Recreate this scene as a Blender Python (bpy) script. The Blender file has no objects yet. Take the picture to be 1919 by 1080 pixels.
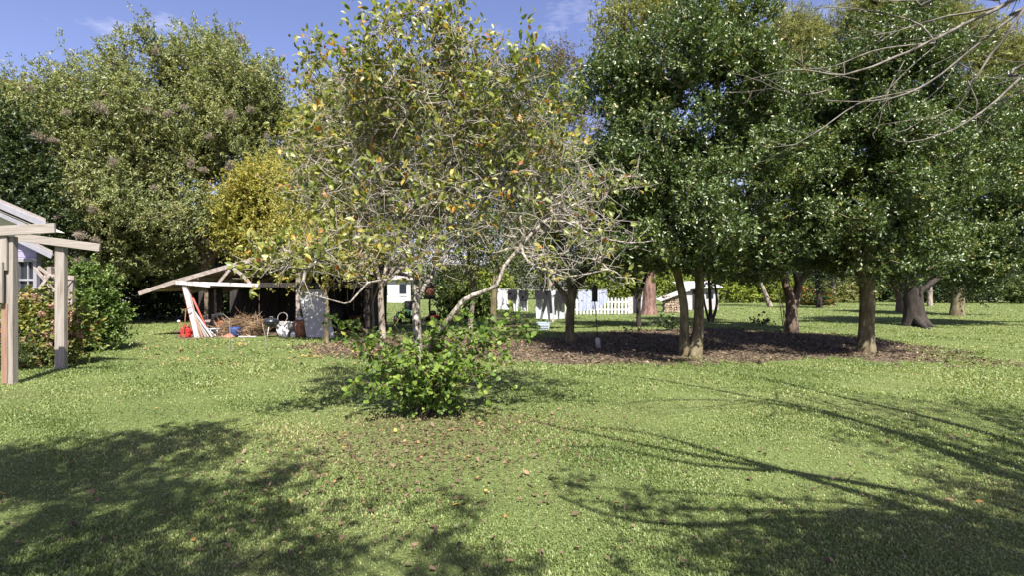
import bpy, math, random
import numpy as np
from mathutils import Vector, Matrix
R = math.radians
rng = np.random.default_rng(11)
random.seed(11)
scn = bpy.context.scene
COL = scn.collection

# ------------------------------------------------------------------ camera, sky, sun, exposure
FPX, CAMH = 1050.0, 1.6
cam_d = bpy.data.cameras.new("camera"); cam = bpy.data.objects.new("camera", cam_d); COL.objects.link(cam)
cam.location = (0, 0, CAMH); cam.rotation_euler = (R(90), 0, 0)
cam_d.sensor_width = 36; cam_d.lens = 36 * FPX / 1919; cam_d.clip_end = 2000; cam_d.clip_start = 0.05
scn.camera = cam
SUN_EL = 53.0
SH = np.array([-0.23, 0.973]); SH = SH / np.linalg.norm(SH)          # ground direction shadows fall in
sun_d = bpy.data.lights.new("sun", 'SUN'); sun = bpy.data.objects.new("sun", sun_d); COL.objects.link(sun)
sun_d.energy = 4.7; sun_d.angle = R(0.53); sun_d.color = (1.0, 0.95, 0.86)
sdir = Vector((SH[0] * math.cos(R(SUN_EL)), SH[1] * math.cos(R(SUN_EL)), -math.sin(R(SUN_EL))))
sun.rotation_euler = sdir.to_track_quat('-Z', 'Y').to_euler()
w = bpy.data.worlds.new("World"); scn.world = w; w.use_nodes = True
nt = w.node_tree; nt.nodes.clear()
wo = nt.nodes.new('ShaderNodeOutputWorld'); bg = nt.nodes.new('ShaderNodeBackground')
sky = nt.nodes.new('ShaderNodeTexSky'); sky.sky_type = 'NISHITA'; sky.sun_disc = False
sky.sun_elevation = R(SUN_EL); sky.sun_rotation = math.atan2(-sdir.x, -sdir.y)
sky.air_density = 1.0; sky.dust_density = 1.2; sky.ozone_density = 2.0
tint = nt.nodes.new('ShaderNodeMix'); tint.data_type = 'RGBA'; tint.blend_type = 'MULTIPLY'
tint.inputs['Factor'].default_value = 1.0; tint.inputs['B'].default_value = (1.0, 0.84, 1.02, 1)
nt.links.new(sky.outputs[0], tint.inputs['A'])
# thin wisps of cloud, laid out by direction in the sky
tc = nt.nodes.new('ShaderNodeTexCoord'); mp = nt.nodes.new('ShaderNodeMapping'); mp.inputs['Scale'].default_value = (2.2, 2.2, 6.0)
mp.inputs['Location'].default_value = (0.35, 0.0, 0.2)
no = nt.nodes.new('ShaderNodeTexNoise'); no.inputs['Scale'].default_value = 1.6; no.inputs['Detail'].default_value = 8; no.inputs['Roughness'].default_value = 0.62
cr = nt.nodes.new('ShaderNodeValToRGB'); cr.color_ramp.elements[0].position = 0.57; cr.color_ramp.elements[1].position = 0.8
cr.color_ramp.elements[0].color = (0, 0, 0, 1); cr.color_ramp.elements[1].color = (0.55, 0.55, 0.55, 1)
cl = nt.nodes.new('ShaderNodeMix'); cl.data_type = 'RGBA'; cl.inputs['B'].default_value = (8.0, 7.6, 8.2, 1)
nt.links.new(tc.outputs['Generated'], mp.inputs[0]); nt.links.new(mp.outputs[0], no.inputs['Vector']); nt.links.new(no.outputs[0], cr.inputs[0])
nt.links.new(cr.outputs[0], cl.inputs['Factor']); nt.links.new(tint.outputs['Result'], cl.inputs['A'])
nt.links.new(cl.outputs['Result'], bg.inputs[0]); bg.inputs[1].default_value = 0.068
nt.links.new(bg.outputs[0], wo.inputs[0])
scn.view_settings.view_transform = 'Standard'; scn.view_settings.look = 'None'
scn.view_settings.gamma = 1.0; scn.view_settings.use_curve_mapping = False
scn.view_settings.exposure = 1.57
scn.cycles.max_bounces = 8; scn.cycles.diffuse_bounces = 4; scn.cycles.transmission_bounces = 4
scn.cycles.use_denoising = True
scn.cycles.caustics_reflective = False; scn.cycles.caustics_refractive = False

# ------------------------------------------------------------------ layout helpers
def W(px, py, d):
    return np.array([(px - 960) / FPX * d, d, CAMH + (540 - py) / FPX * d])
def GD(py): return CAMH * FPX / (py - 540)
def GP(px, py):
    d = GD(py); return np.array([(px - 960) / FPX * d, d, 0.0])

# ------------------------------------------------------------------ materials
MATS = {}
def newmat(name):
    m = bpy.data.materials.new(name); m.use_nodes = True
    n = m.node_tree; return m, n, n.nodes['Principled BSDF']
def ramp(n, stops):
    r = n.nodes.new('ShaderNodeValToRGB'); e = r.color_ramp.elements
    while len(e) < len(stops): e.new(0.5)
    for k, (p, c) in enumerate(stops):
        e[k].position = p; e[k].color = (*c, 1)
    return r
def leaf_mat(name, stops, rough=0.45, spec=0.4, transl=0.3, tc=1.5):
    m, n, p = newmat(name)
    a = n.nodes.new('ShaderNodeAttribute'); a.attribute_name = 'rnd'
    r = ramp(n, stops); n.links.new(a.outputs['Fac'], r.inputs[0]); n.links.new(r.outputs[0], p.inputs['Base Color'])
    p.inputs['Roughness'].default_value = rough; p.inputs['Specular IOR Level'].default_value = spec
    t = n.nodes.new('ShaderNodeBsdfTranslucent'); mx = n.nodes.new('ShaderNodeMixShader'); mx.inputs[0].default_value = transl
    mc = n.nodes.new('ShaderNodeMix'); mc.data_type = 'RGBA'; mc.blend_type = 'MULTIPLY'; mc.inputs['Factor'].default_value = 1
    mc.inputs['B'].default_value = (tc, tc * 1.05, tc * 0.5, 1); n.links.new(r.outputs[0], mc.inputs['A'])
    n.links.new(mc.outputs['Result'], t.inputs[0])
    o = n.nodes['Material Output']; n.links.new(p.outputs[0], mx.inputs[1]); n.links.new(t.outputs[0], mx.inputs[2]); n.links.new(mx.outputs[0], o.inputs[0])
    return m
def rough_mat(name, stops, scale=(6, 6, 6), rough=0.8, bump=0.3, detail=6, spec=0.3, metal=0.0, dist=0.0, bscale=None):
    m, n, p = newmat(name)
    tcn = n.nodes.new('ShaderNodeTexCoord'); mpn = n.nodes.new('ShaderNodeMapping'); mpn.inputs['Scale'].default_value = scale
    nz = n.nodes.new('ShaderNodeTexNoise'); nz.inputs['Scale'].default_value = 1.0; nz.inputs['Detail'].default_value = detail
    nz.inputs['Roughness'].default_value = 0.65; nz.inputs['Distortion'].default_value = dist
    n.links.new(tcn.outputs['Object'], mpn.inputs[0]); n.links.new(mpn.outputs[0], nz.inputs['Vector'])
    r = ramp(n, stops); n.links.new(nz.outputs[0], r.inputs[0]); n.links.new(r.outputs[0], p.inputs['Base Color'])
    p.inputs['Roughness'].default_value = rough; p.inputs['Specular IOR Level'].default_value = spec; p.inputs['Metallic'].default_value = metal
    if bump:
        b = n.nodes.new('ShaderNodeBump'); b.inputs['Strength'].default_value = bump; b.inputs['Distance'].default_value = 0.03
        n.links.new(nz.outputs[0], b.inputs['Height']); n.links.new(b.outputs[0], p.inputs['Normal'])
    return m
def two(c, k=0.55, lo=0.3, hi=0.7):
    return [(lo, tuple(x * k for x in c)), (hi, c)]

M = {}
M['bark_grey'] = rough_mat('bark_grey', [(0.36, (0.035, 0.03, 0.025)), (0.47, (0.15, 0.13, 0.105)), (0.66, (0.43, 0.40, 0.355))], (24, 24, 11), 0.85, 0.5)
M['twig_pale'] = rough_mat('twig_pale', [(0.3, (0.17, 0.15, 0.125)), (0.7, (0.36, 0.325, 0.28))], (9, 9, 4), 0.8, 0.2)
M['bark_twig'] = rough_mat('bark_twig', [(0.35, (0.05, 0.043, 0.037)), (0.65, (0.20, 0.18, 0.16))], (9, 9, 4), 0.8, 0.3)
M['bark_holly'] = rough_mat('bark_holly', [(0.32, (0.035, 0.028, 0.018)), (0.5, (0.12, 0.098, 0.052)), (0.7, (0.22, 0.20, 0.13))], (7, 7, 2.6), 0.9, 0.6)
M['bark_dark'] = rough_mat('bark_dark', [(0.35, (0.012, 0.010, 0.008)), (0.65, (0.052, 0.042, 0.036))], (9, 9, 1.8), 0.9, 0.9)
M['bark_red'] = rough_mat('bark_red', [(0.35, (0.06, 0.034, 0.027)), (0.65, (0.24, 0.15, 0.125))], (8, 8, 2.0), 0.9, 0.8)
M['bark_pale'] = rough_mat('bark_pale', [(0.35, (0.10, 0.08, 0.06)), (0.65, (0.36, 0.31, 0.26))], (8, 8, 2.5), 0.8, 0.4)
M['bark_brown'] = rough_mat('bark_brown', [(0.3, (0.06, 0.042, 0.03)), (0.7, (0.20, 0.15, 0.11))], (10, 10, 2.5), 0.9, 0.7)

M['lf_main'] = leaf_mat('lf_main', [(0.0, (0.06, 0.085, 0.018)), (0.30, (0.13, 0.16, 0.034)), (0.60, (0.22, 0.24, 0.062)), (0.76, (0.33, 0.32, 0.10)), (0.85, (0.36, 0.27, 0.06)), (0.93, (0.40, 0.19, 0.035)), (1.0, (0.24, 0.09, 0.03))], 0.42, 0.5, 0.34)
M['lf_sucker'] = leaf_mat('lf_sucker', [(0.0, (0.035, 0.075, 0.014)), (0.5, (0.10, 0.17, 0.027)), (0.85, (0.19, 0.26, 0.045)), (1.0, (0.32, 0.31, 0.06))], 0.5, 0.3, 0.36)
M['lf_holly'] = leaf_mat('lf_holly', [(0.0, (0.034, 0.058, 0.015)), (0.55, (0.076, 0.118, 0.028)), (0.93, (0.145, 0.19, 0.048)), (1.0, (0.25, 0.21, 0.07))], 0.42, 0.75, 0.2)
M['lf_pecan'] = leaf_mat('lf_pecan', [(0.0, (0.11, 0.135, 0.052)), (0.55, (0.215, 0.24, 0.098)), (0.92, (0.31, 0.32, 0.145)), (1.0, (0.28, 0.22, 0.09))], 0.42, 0.5, 0.3)
M['lf_myrtle'] = leaf_mat('lf_myrtle', [(0.0, (0.085, 0.10, 0.038)), (0.5, (0.175, 0.19, 0.075)), (0.85, (0.27, 0.265, 0.12)), (0.95, (0.30, 0.23, 0.08)), (1.0, (0.25, 0.12, 0.06))], 0.5, 0.35, 0.3)
M['lf_redmyrtle'] = leaf_mat('lf_redmyrtle', [(0.0, (0.06, 0.05, 0.025)), (0.5, (0.12, 0.105, 0.04)), (1.0, (0.20, 0.10, 0.07))], 0.5, 0.35, 0.28)
M['lf_gold'] = leaf_mat('lf_gold', [(0.0, (0.16, 0.175, 0.045)), (0.5, (0.30, 0.285, 0.075)), (0.9, (0.40, 0.36, 0.105)), (1.0, (0.42, 0.27, 0.07))], 0.5, 0.3, 0.36)
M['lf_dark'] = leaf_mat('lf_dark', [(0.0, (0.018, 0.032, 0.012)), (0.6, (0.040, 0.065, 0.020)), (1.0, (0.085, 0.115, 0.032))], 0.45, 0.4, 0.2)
M['lf_mid'] = leaf_mat('lf_mid', [(0.0, (0.045, 0.07, 0.018)), (0.6, (0.085, 0.12, 0.03)), (1.0, (0.16, 0.19, 0.05))], 0.45, 0.4, 0.28)
M['lf_pale'] = leaf_mat('lf_pale', [(0.0, (0.13, 0.145, 0.05)), (0.6, (0.23, 0.235, 0.085)), (1.0, (0.36, 0.34, 0.13))], 0.45, 0.4, 0.32)
M['lf_feather'] = leaf_mat('lf_feather', [(0.0, (0.12, 0.135, 0.05)), (0.6, (0.24, 0.245, 0.10)), (1.0, (0.37, 0.35, 0.17))], 0.6, 0.2, 0.3)
M['lf_vine'] = leaf_mat('lf_vine', [(0.0, (0.12, 0.16, 0.03)), (0.6, (0.22, 0.27, 0.05)), (1.0, (0.33, 0.35, 0.08))], 0.5, 0.3, 0.35)
M['lf_hydr'] = leaf_mat('lf_hydr', [(0.0, (0.08, 0.12, 0.025)), (0.5, (0.14, 0.16, 0.035)), (0.85, (0.26, 0.25, 0.06)), (1.0, (0.30, 0.15, 0.05))], 0.5, 0.3, 0.3)
M['fl_hydr'] = leaf_mat('fl_hydr', [(0.0, (0.20, 0.11, 0.08)), (0.5, (0.36, 0.22, 0.165)), (1.0, (0.48, 0.35, 0.26))], 0.8, 0.1, 0.2)
M['lf_cam'] = leaf_mat('lf_cam', [(0.0, (0.035, 0.07, 0.014)), (0.5, (0.09, 0.15, 0.028)), (1.0, (0.17, 0.22, 0.05))], 0.45, 0.45, 0.22)
M['web'] = leaf_mat('web', [(0.0, (0.20, 0.165, 0.14)), (1.0, (0.42, 0.36, 0.32))], 0.9, 0.1, 0.45, 1.0)
M['grass'] = leaf_mat('grass', [(0.0, (0.065, 0.105, 0.024)), (0.45, (0.158, 0.207, 0.066)), (0.8, (0.24, 0.28, 0.105)), (0.95, (0.30, 0.30, 0.14)), (1.0, (0.33, 0.27, 0.15))], 0.5, 0.35, 0.3)
M['litter'] = leaf_mat('litter', [(0.0, (0.05, 0.032, 0.022)), (0.45, (0.115, 0.075, 0.048)), (0.80, (0.20, 0.135, 0.085)), (0.94, (0.36, 0.19, 0.055)), (1.0, (0.50, 0.38, 0.10))], 0.7, 0.3, 0.12)
M['litter2'] = leaf_mat('litter2', [(0.0, (0.03, 0.022, 0.017)), (0.5, (0.092, 0.066, 0.044)), (0.85, (0.20, 0.145, 0.098)), (1.0, (0.40, 0.31, 0.22))], 0.75, 0.3, 0.1)
M['twig_dry'] = leaf_mat('twig_dry', [(0.0, (0.12, 0.075, 0.05)), (0.6, (0.28, 0.19, 0.12)), (1.0, (0.40, 0.30, 0.20))], 0.9, 0.1, 0.1)
M['orange'] = leaf_mat('orange', [(0.0, (0.05, 0.08, 0.02)), (0.7, (0.11, 0.15, 0.04)), (0.76, (0.40, 0.08, 0.03)), (1.0, (0.55, 0.16, 0.06))], 0.6, 0.2, 0.3)

M['wood'] = rough_mat('weathered_wood', [(0.3, (0.15, 0.122, 0.10)), (0.48, (0.235, 0.21, 0.185)), (0.75, (0.31, 0.285, 0.258))], (26, 26, 1.6), 0.85, 0.25, dist=0.6)
M['woodh'] = rough_mat('weathered_beam', [(0.3, (0.15, 0.122, 0.10)), (0.48, (0.235, 0.21, 0.185)), (0.75, (0.31, 0.285, 0.258))], (1.6, 26, 26), 0.85, 0.25, dist=0.6)
M['wooddark'] = rough_mat('damp_wood', [(0.3, (0.15, 0.09, 0.06)), (0.7, (0.28, 0.18, 0.13))], (22, 22, 1.6), 0.85, 0.25)
M['shedwood'] = rough_mat('old_grey_pink_wood', [(0.3, (0.15, 0.122, 0.105)), (0.7, (0.34, 0.295, 0.265))], (8, 8, 8), 0.85, 0.2)
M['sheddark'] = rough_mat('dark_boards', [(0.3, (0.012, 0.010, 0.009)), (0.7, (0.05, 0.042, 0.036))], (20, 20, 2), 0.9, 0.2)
M['white_old'] = rough_mat('worn_white_paint', [(0.33, (0.20, 0.165, 0.15)), (0.48, (0.43, 0.40, 0.39)), (0.7, (0.56, 0.54, 0.53))], (9, 9, 3), 0.6, 0.15)
M['white'] = rough_mat('white_paint', [(0.3, (0.38, 0.375, 0.38)), (0.7, (0.54, 0.535, 0.54))], (7, 7, 4), 0.55, 0.05)
M['redside'] = rough_mat('dark_red_paint', two((0.20, 0.02, 0.025)), (9, 9, 3), 0.6, 0.1)
M['red'] = rough_mat('red_plastic', [(0.3, (0.42, 0.02, 0.02)), (0.7, (0.58, 0.035, 0.03))], (9, 9, 9), 0.4, 0.05, spec=0.5)
M['redpole'] = rough_mat('faded_red', two((0.50, 0.10, 0.07), 0.7), (9, 9, 9), 0.6, 0.1)
M['tin'] = rough_mat('rusty_tin', [(0.3, (0.13, 0.075, 0.055)), (0.55, (0.26, 0.20, 0.17)), (0.8, (0.38, 0.33, 0.30))], (5, 1.2, 5), 0.55, 0.15, metal=0.3)
M['rust'] = rough_mat('rust', [(0.3, (0.10, 0.04, 0.025)), (0.6, (0.24, 0.10, 0.06)), (0.8, (0.33, 0.17, 0.11))], (9, 9, 5), 0.8, 0.3)
M['panel'] = rough_mat('grey_sheet', [(0.3, (0.26, 0.25, 0.25)), (0.7, (0.42, 0.41, 0.42))], (3, 3, 3), 0.8, 0.1)
M['black'] = rough_mat('black_stuff', two((0.022, 0.022, 0.024)), (12, 12, 12), 0.6, 0.1)
M['cloth_black'] = rough_mat('black_cloth', two((0.014, 0.014, 0.018)), (12, 12, 12), 0.9, 0.1)
M['cloth_white'] = leaf_mat('white_cloth', [(0.0, (0.56, 0.56, 0.62)), (1.0, (0.64, 0.64, 0.68))], 0.85, 0.1, 0.3, 1.0)
M['cloth_blue'] = leaf_mat('pale_blue_cloth', [(0.0, (0.40, 0.44, 0.60)), (1.0, (0.46, 0.50, 0.64))], 0.85, 0.1, 0.3, 1.0)
M['blue'] = rough_mat('blue_plastic', two((0.03, 0.06, 0.19)), (7, 7, 7), 0.5, 0.1)
M['basket'] = rough_mat('pale_blue_plastic', two((0.36, 0.42, 0.50), 0.85), (7, 7, 7), 0.45, 0.05)
M['bag'] = rough_mat('white_bag', two((0.72, 0.72, 0.74), 0.6), (12, 12, 12), 0.5, 0.4)
M['concrete'] = rough_mat('concrete', two((0.42, 0.41, 0.40), 0.7), (14, 14, 14), 0.9, 0.2)
M['green'] = rough_mat('green_paint', two((0.02, 0.13, 0.03)), (7, 7, 7), 0.35, 0.05, spec=0.5)
M['yellow'] = rough_mat('yellow_paint', two((0.60, 0.42, 0.03), 0.8), (7, 7, 7), 0.5, 0.05)
M['brick'] = rough_mat('brick_stack', [(0.35, (0.10, 0.045, 0.035)), (0.5, (0.28, 0.12, 0.085)), (0.7, (0.40, 0.22, 0.17))], (16, 16, 22), 0.9, 0.3)
M['siding'] = rough_mat('lavender_siding', [(0.3, (0.22, 0.195, 0.30)), (0.7, (0.30, 0.275, 0.39))], (3, 3, 3), 0.6, 0.05)  # lavender darkened so the colour carries the wall's partial shade
M['soffit'] = rough_mat('cream_soffit', two((0.55, 0.52, 0.42), 0.85), (3, 3, 3), 0.7, 0.05)
M['shingle'] = rough_mat('grey_shingle', [(0.3, (0.17, 0.15, 0.14)), (0.7, (0.32, 0.29, 0.27))], (30, 30, 30), 0.9, 0.3)
M['log'] = rough_mat('split_logs', [(0.35, (0.05, 0.035, 0.028)), (0.5, (0.26, 0.19, 0.14)), (0.7, (0.52, 0.44, 0.36))], (9, 9, 9), 0.9, 0.3)
M['trim'] = rough_mat('pale_trim', [(0.3, (0.19, 0.187, 0.21)), (0.7, (0.27, 0.267, 0.30))], (4, 4, 4), 0.6, 0.05)
M['glass'], n_, p_ = newmat('dark_window_glass'); p_.inputs['Base Color'].default_value = (0.02, 0.025, 0.03, 1); p_.inputs['Roughness'].default_value = 0.06
M['metal'] = rough_mat('grey_metal', two((0.45, 0.45, 0.46), 0.7), (9, 9, 9), 0.4, 0.05, metal=0.6)
M['kettle'] = rough_mat('dark_enamel', two((0.03, 0.033, 0.045)), (5, 5, 5), 0.3, 0.02, spec=0.5)

# ------------------------------------------------------------------ mesh helpers
def mesh_np(name, V, F, rnd=None):
    V = np.asarray(V, np.float32); F = np.asarray(F, np.int32); k = F.shape[1]
    me = bpy.data.meshes.new(name)
    me.vertices.add(len(V)); me.vertices.foreach_set('co', V.ravel())
    me.loops.add(F.size); me.loops.foreach_set('vertex_index', F.ravel())
    me.polygons.add(len(F)); me.polygons.foreach_set('loop_start', np.arange(0, F.size, k, dtype=np.int32))
    me.polygons.foreach_set('loop_total', np.full(len(F), k, np.int32))
    if rnd is not None:
        a = me.attributes.new('rnd', 'FLOAT', 'FACE'); a.data.foreach_set('value', np.asarray(rnd, np.float32))
    me.update(calc_edges=True); return me
def tag(o, label=None, cat=None, group=None, kind=None):
    if label: o['label'] = label
    if cat: o['category'] = cat
    if group: o['group'] = group
    if kind: o['kind'] = kind
    return o
def thing(name, base, label, cat, group=None):
    o = bpy.data.objects.new(name, None); COL.objects.link(o); o.empty_display_size = 0.2
    o.location = tuple(float(x) for x in base); return tag(o, label, cat, group)
def base_of(o):
    b = np.zeros(3)
    while o is not None:
        b += np.array(o.location); o = o.parent
    return b
def link(name, me, mat, parent=None, smooth=False):
    o = bpy.data.objects.new(name, me); COL.objects.link(o); me.materials.append(mat)
    if parent is not None: o.parent = parent
    if smooth: me.polygons.foreach_set('use_smooth', np.ones(len(me.polygons), bool))
    return o
def part_np(name, V, F, mat, parent, rnd=None, smooth=False, at=None):
    b = base_of(parent) if parent is not None else (np.zeros(3) if at is None else np.asarray(at, float))
    o = link(name, mesh_np(name, np.asarray(V) - b, F, rnd), mat, parent, smooth)
    if parent is None and at is not None: o.location = tuple(float(x) for x in at)
    return o
class MB:
    """collects solid shapes in world coordinates; part() links them as one mesh"""
    def __init__(s): s.V = []; s.F = []; s.n = 0
    def add(s, V, F):
        s.V.append(np.asarray(V, float)); s.F += [tuple(int(i) + s.n for i in f) for f in F]; s.n += len(V); return s
    def box(s, c, size, rot=None, bev=0.0):
        hx, hy, hz = [x / 2 for x in size]
        if bev <= 0:
            V = np.array([[x, y, z] for x in (-hx, hx) for y in (-hy, hy) for z in (-hz, hz)])
            F = [(0, 1, 3, 2), (4, 6, 7, 5), (0, 4, 5, 1), (2, 3, 7, 6), (0, 2, 6, 4), (1, 5, 7, 3)]
        else:
            bev = min(bev, hx * .9, hy * .9)
            ring = [(-hx + bev, -hy), (hx - bev, -hy), (hx, -hy + bev), (hx, hy - bev), (hx - bev, hy), (-hx + bev, hy), (-hx, hy - bev), (-hx, -hy + bev)]
            V = []; bz = min(bev, hz * .9)
            for z, k in ((-hz, 0), (-hz + bz, 1), (hz - bz, 1), (hz, 0)):
                for (x, y) in ring:
                    q = 1.0 if k else None
                    V.append([x if k else x * (1 - bev / hx), y if k else y * (1 - bev / hy), z])
            V = np.array(V); F = []
            for r_ in range(3):
                for i in range(8): F.append((r_ * 8 + i, r_ * 8 + (i + 1) % 8, r_ * 8 + 8 + (i + 1) % 8, r_ * 8 + 8 + i))
            F.append(tuple(range(7, -1, -1))); F.append(tuple(range(24, 32)))
        if rot is not None: V = V @ np.asarray(rot).T
        return s.add(V + np.asarray(c, float), F)
    def beam(s, p0, p1, wd, ht, up=(0, 0, 1), bev=0.004):
        p0 = np.asarray(p0, float); p1 = np.asarray(p1, float); a = p1 - p0; L = np.linalg.norm(a); a /= L
        u = np.asarray(up, float)
        if abs(a @ u) > 0.95: u = np.array([0, 1.0, 0])
        x = np.cross(a, u); x /= np.linalg.norm(x); y = np.cross(x, a)
        return s.box((p0 + p1) / 2, (wd, ht, L), np.stack([x, y, a], 1), bev)
    def tube(s, P, r, k=8, cap=True):
        V, F = tube(P, r, k, cap); return s.add(V, F)
    def lathe(s, c, prof, k=20, axis=None):
        V = []; F = []; th = np.arange(k) * 2 * math.pi / k
        for (r, z) in prof: V += [[r * math.cos(t), r * math.sin(t), z] for t in th]
        for i in range(len(prof) - 1):
            for j in range(k): F.append((i * k + j, i * k + (j + 1) % k, (i + 1) * k + (j + 1) % k, (i + 1) * k + j))
        F.append(tuple(range(k - 1, -1, -1))); F.append(tuple(range((len(prof) - 1) * k, len(prof) * k)))
        V = np.array(V)
        if axis is not None:
            q = Vector((0, 0, 1)).rotation_difference(Vector(axis)).to_matrix(); V = V @ np.array(q).T
        return s.add(V + np.asarray(c, float), F)
    def prism(s, poly, t0, t1):
        """poly: list of 3-D points, thick along vector t from t0 to t1 (vectors)"""
        P = np.asarray(poly, float); n = len(P); V = np.concatenate([P + t0, P + t1])
        F = [tuple(range(n - 1, -1, -1)), tuple(range(n, 2 * n))] + [(i, (i + 1) % n, n + (i + 1) % n, n + i) for i in range(n)]
        return s.add(V, F)
    def part(s, name, mat, parent=None, smooth=False, at=None):
        V = np.concatenate(s.V); b = base_of(parent) if parent is not None else (np.zeros(3) if at is None else np.asarray(at, float))
        me = bpy.data.meshes.new(name); me.from_pydata((V - b).tolist(), [], s.F); me.update()
        o = link(name, me, mat, parent, smooth)
        if parent is None and at is not None: o.location = tuple(float(x) for x in at)
        return o
def tube(P, r, k=6, cap=False):
    P = np.asarray(P, float); n = len(P); r = np.broadcast_to(np.asarray(r, float), (n,))
    T = np.gradient(P, axis=0); T /= np.linalg.norm(T, axis=1)[:, None] + 1e-9
    u = np.array([0, 0, 1.0]) if abs(T[0, 2]) < 0.9 else np.array([1.0, 0, 0])
    U = np.empty_like(P)
    for i in range(n):
        u = u - T[i] * (u @ T[i]); u = u / (np.linalg.norm(u) + 1e-9); U[i] = u
    B = np.cross(T, U); th = np.arange(k) * 2 * math.pi / k
    V = (P[:, None] + r[:, None, None] * (np.cos(th)[None, :, None] * U[:, None] + np.sin(th)[None, :, None] * B[:, None])).reshape(-1, 3)
    i = np.arange(n - 1)[:, None] * k; j = np.arange(k)[None]; j2 = (j + 1) % k
    F = np.stack([i + j, i + j2, i + k + j2, i + k + j], -1).reshape(-1, 4)
    if cap:
        return V, [tuple(f) for f in F] + [tuple(range(k - 1, -1, -1)), tuple(range((n - 1) * k, n * k))]
    return V, F
def smooth_poly(P, r=None, step=0.15):
    P = np.asarray(P, float); n = len(P)
    Q = np.concatenate([[2 * P[0] - P[1]], P, [2 * P[-1] - P[-2]]]); out = []; rr = []
    for i in range(n - 1):
        p0, p1, p2, p3 = Q[i:i + 4]; m = max(2, int(np.linalg.norm(p2 - p1) / step))
        for t in np.linspace(0, 1, m, endpoint=False):
            out.append(0.5 * (2 * p1 + (p2 - p0) * t + (2 * p0 - 5 * p1 + 4 * p2 - p3) * t * t + (3 * p1 - p0 - 3 * p2 + p3) * t ** 3))
            if r is not None: rr.append(r[i] + (r[i + 1] - r[i]) * t)
    out.append(P[-1])
    if r is not None: rr.append(r[-1]); return np.array(out), np.array(rr)
    return np.array(out)
def unit(v): return v / (np.linalg.norm(v, axis=-1, keepdims=True) + 1e-9)

# ------------------------------------------------------------------ leaves
def leaves(C, A, N, L, Wd, fold=0.25, droop=0.1):
    """small leaves: two triangles each, folded along the midrib"""
    n = len(C); A = unit(A); S = unit(np.cross(A, N)); N = np.cross(S, A)
    L = np.broadcast_to(L, (n,))[:, None]; Wd = np.broadcast_to(Wd, (n,))[:, None]
    tip = C + A * L - N * L * droop; mid = C + A * L * 0.45 + N * Wd * fold
    V = np.stack([C, mid + S * Wd / 2, tip, mid - S * Wd / 2], 1).reshape(-1, 3)
    b = np.arange(n)[:, None] * 4
    F = np.concatenate([b + [0, 1, 2], b + [0, 2, 3]], 1).reshape(-1, 3)
    return V, F
def big_leaves(C, A, N, L, Wd, fold=0.2, curl=0.25, lobe=1.0):
    """larger leaves seen close: eight points, two halves, curled tip"""
    n = len(C); A = unit(A); S = unit(np.cross(A, N)); N = np.cross(S, A)
    L = np.broadcast_to(L, (n,))[:, None]; Wd = np.broadcast_to(Wd, (n,))[:, None]
    cu = np.broadcast_to(curl, (n,))[:, None]
    def pt(t, s):
        return C + A * L * t * (1 - 0.25 * cu * t) - N * L * cu * t * t + S * Wd * s / 2 + N * Wd * abs(s) * fold
    V = np.stack([pt(0, 0), pt(.28, .85 * lobe), pt(.62, .9), pt(1, 0), pt(.62, -.9), pt(.28, -.85 * lobe), pt(.3, 0), pt(.64, 0)], 1).reshape(-1, 3)
    b = np.arange(n)[:, None] * 8
    F = np.concatenate([b + f for f in ([0, 1, 6], [1, 2, 6], [2, 7, 6], [2, 3, 7], [3, 4, 7], [4, 6, 7], [4, 5, 6], [5, 0, 6])], 1).reshape(-1, 3)
    return V, F
def in_blobs(n, blobs, g, shell=0.5):
    """points inside a set of ellipsoids given as (centre, radii), denser towards the outside"""
    vol = np.array([b[1][0] * b[1][1] * b[1][2] for b in blobs]) ** 0.8; ix = g.choice(len(blobs), n, p=vol / vol.sum())
    d = unit(g.normal(size=(n, 3))); rad = g.random(n) ** (1 / 3.0 * (1 - shell) + 0.0001 + shell * 0.12)
    C = np.array([b[0] for b in blobs])[ix]; Rr = np.array([b[1] for b in blobs])[ix]
    return C + d * Rr * rad[:, None], ix
def pxblobs(L, d, depth=0.95):
    out = []
    for b in L:
        px, py, rx, ry = b[:4]; dd = b[4] if len(b) > 4 else 0.0
        D = d + dd; out.append((W(px, py, D), np.array([rx / FPX * D, max(rx, ry) / FPX * D * depth, ry / FPX * D])))
    return out
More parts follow.
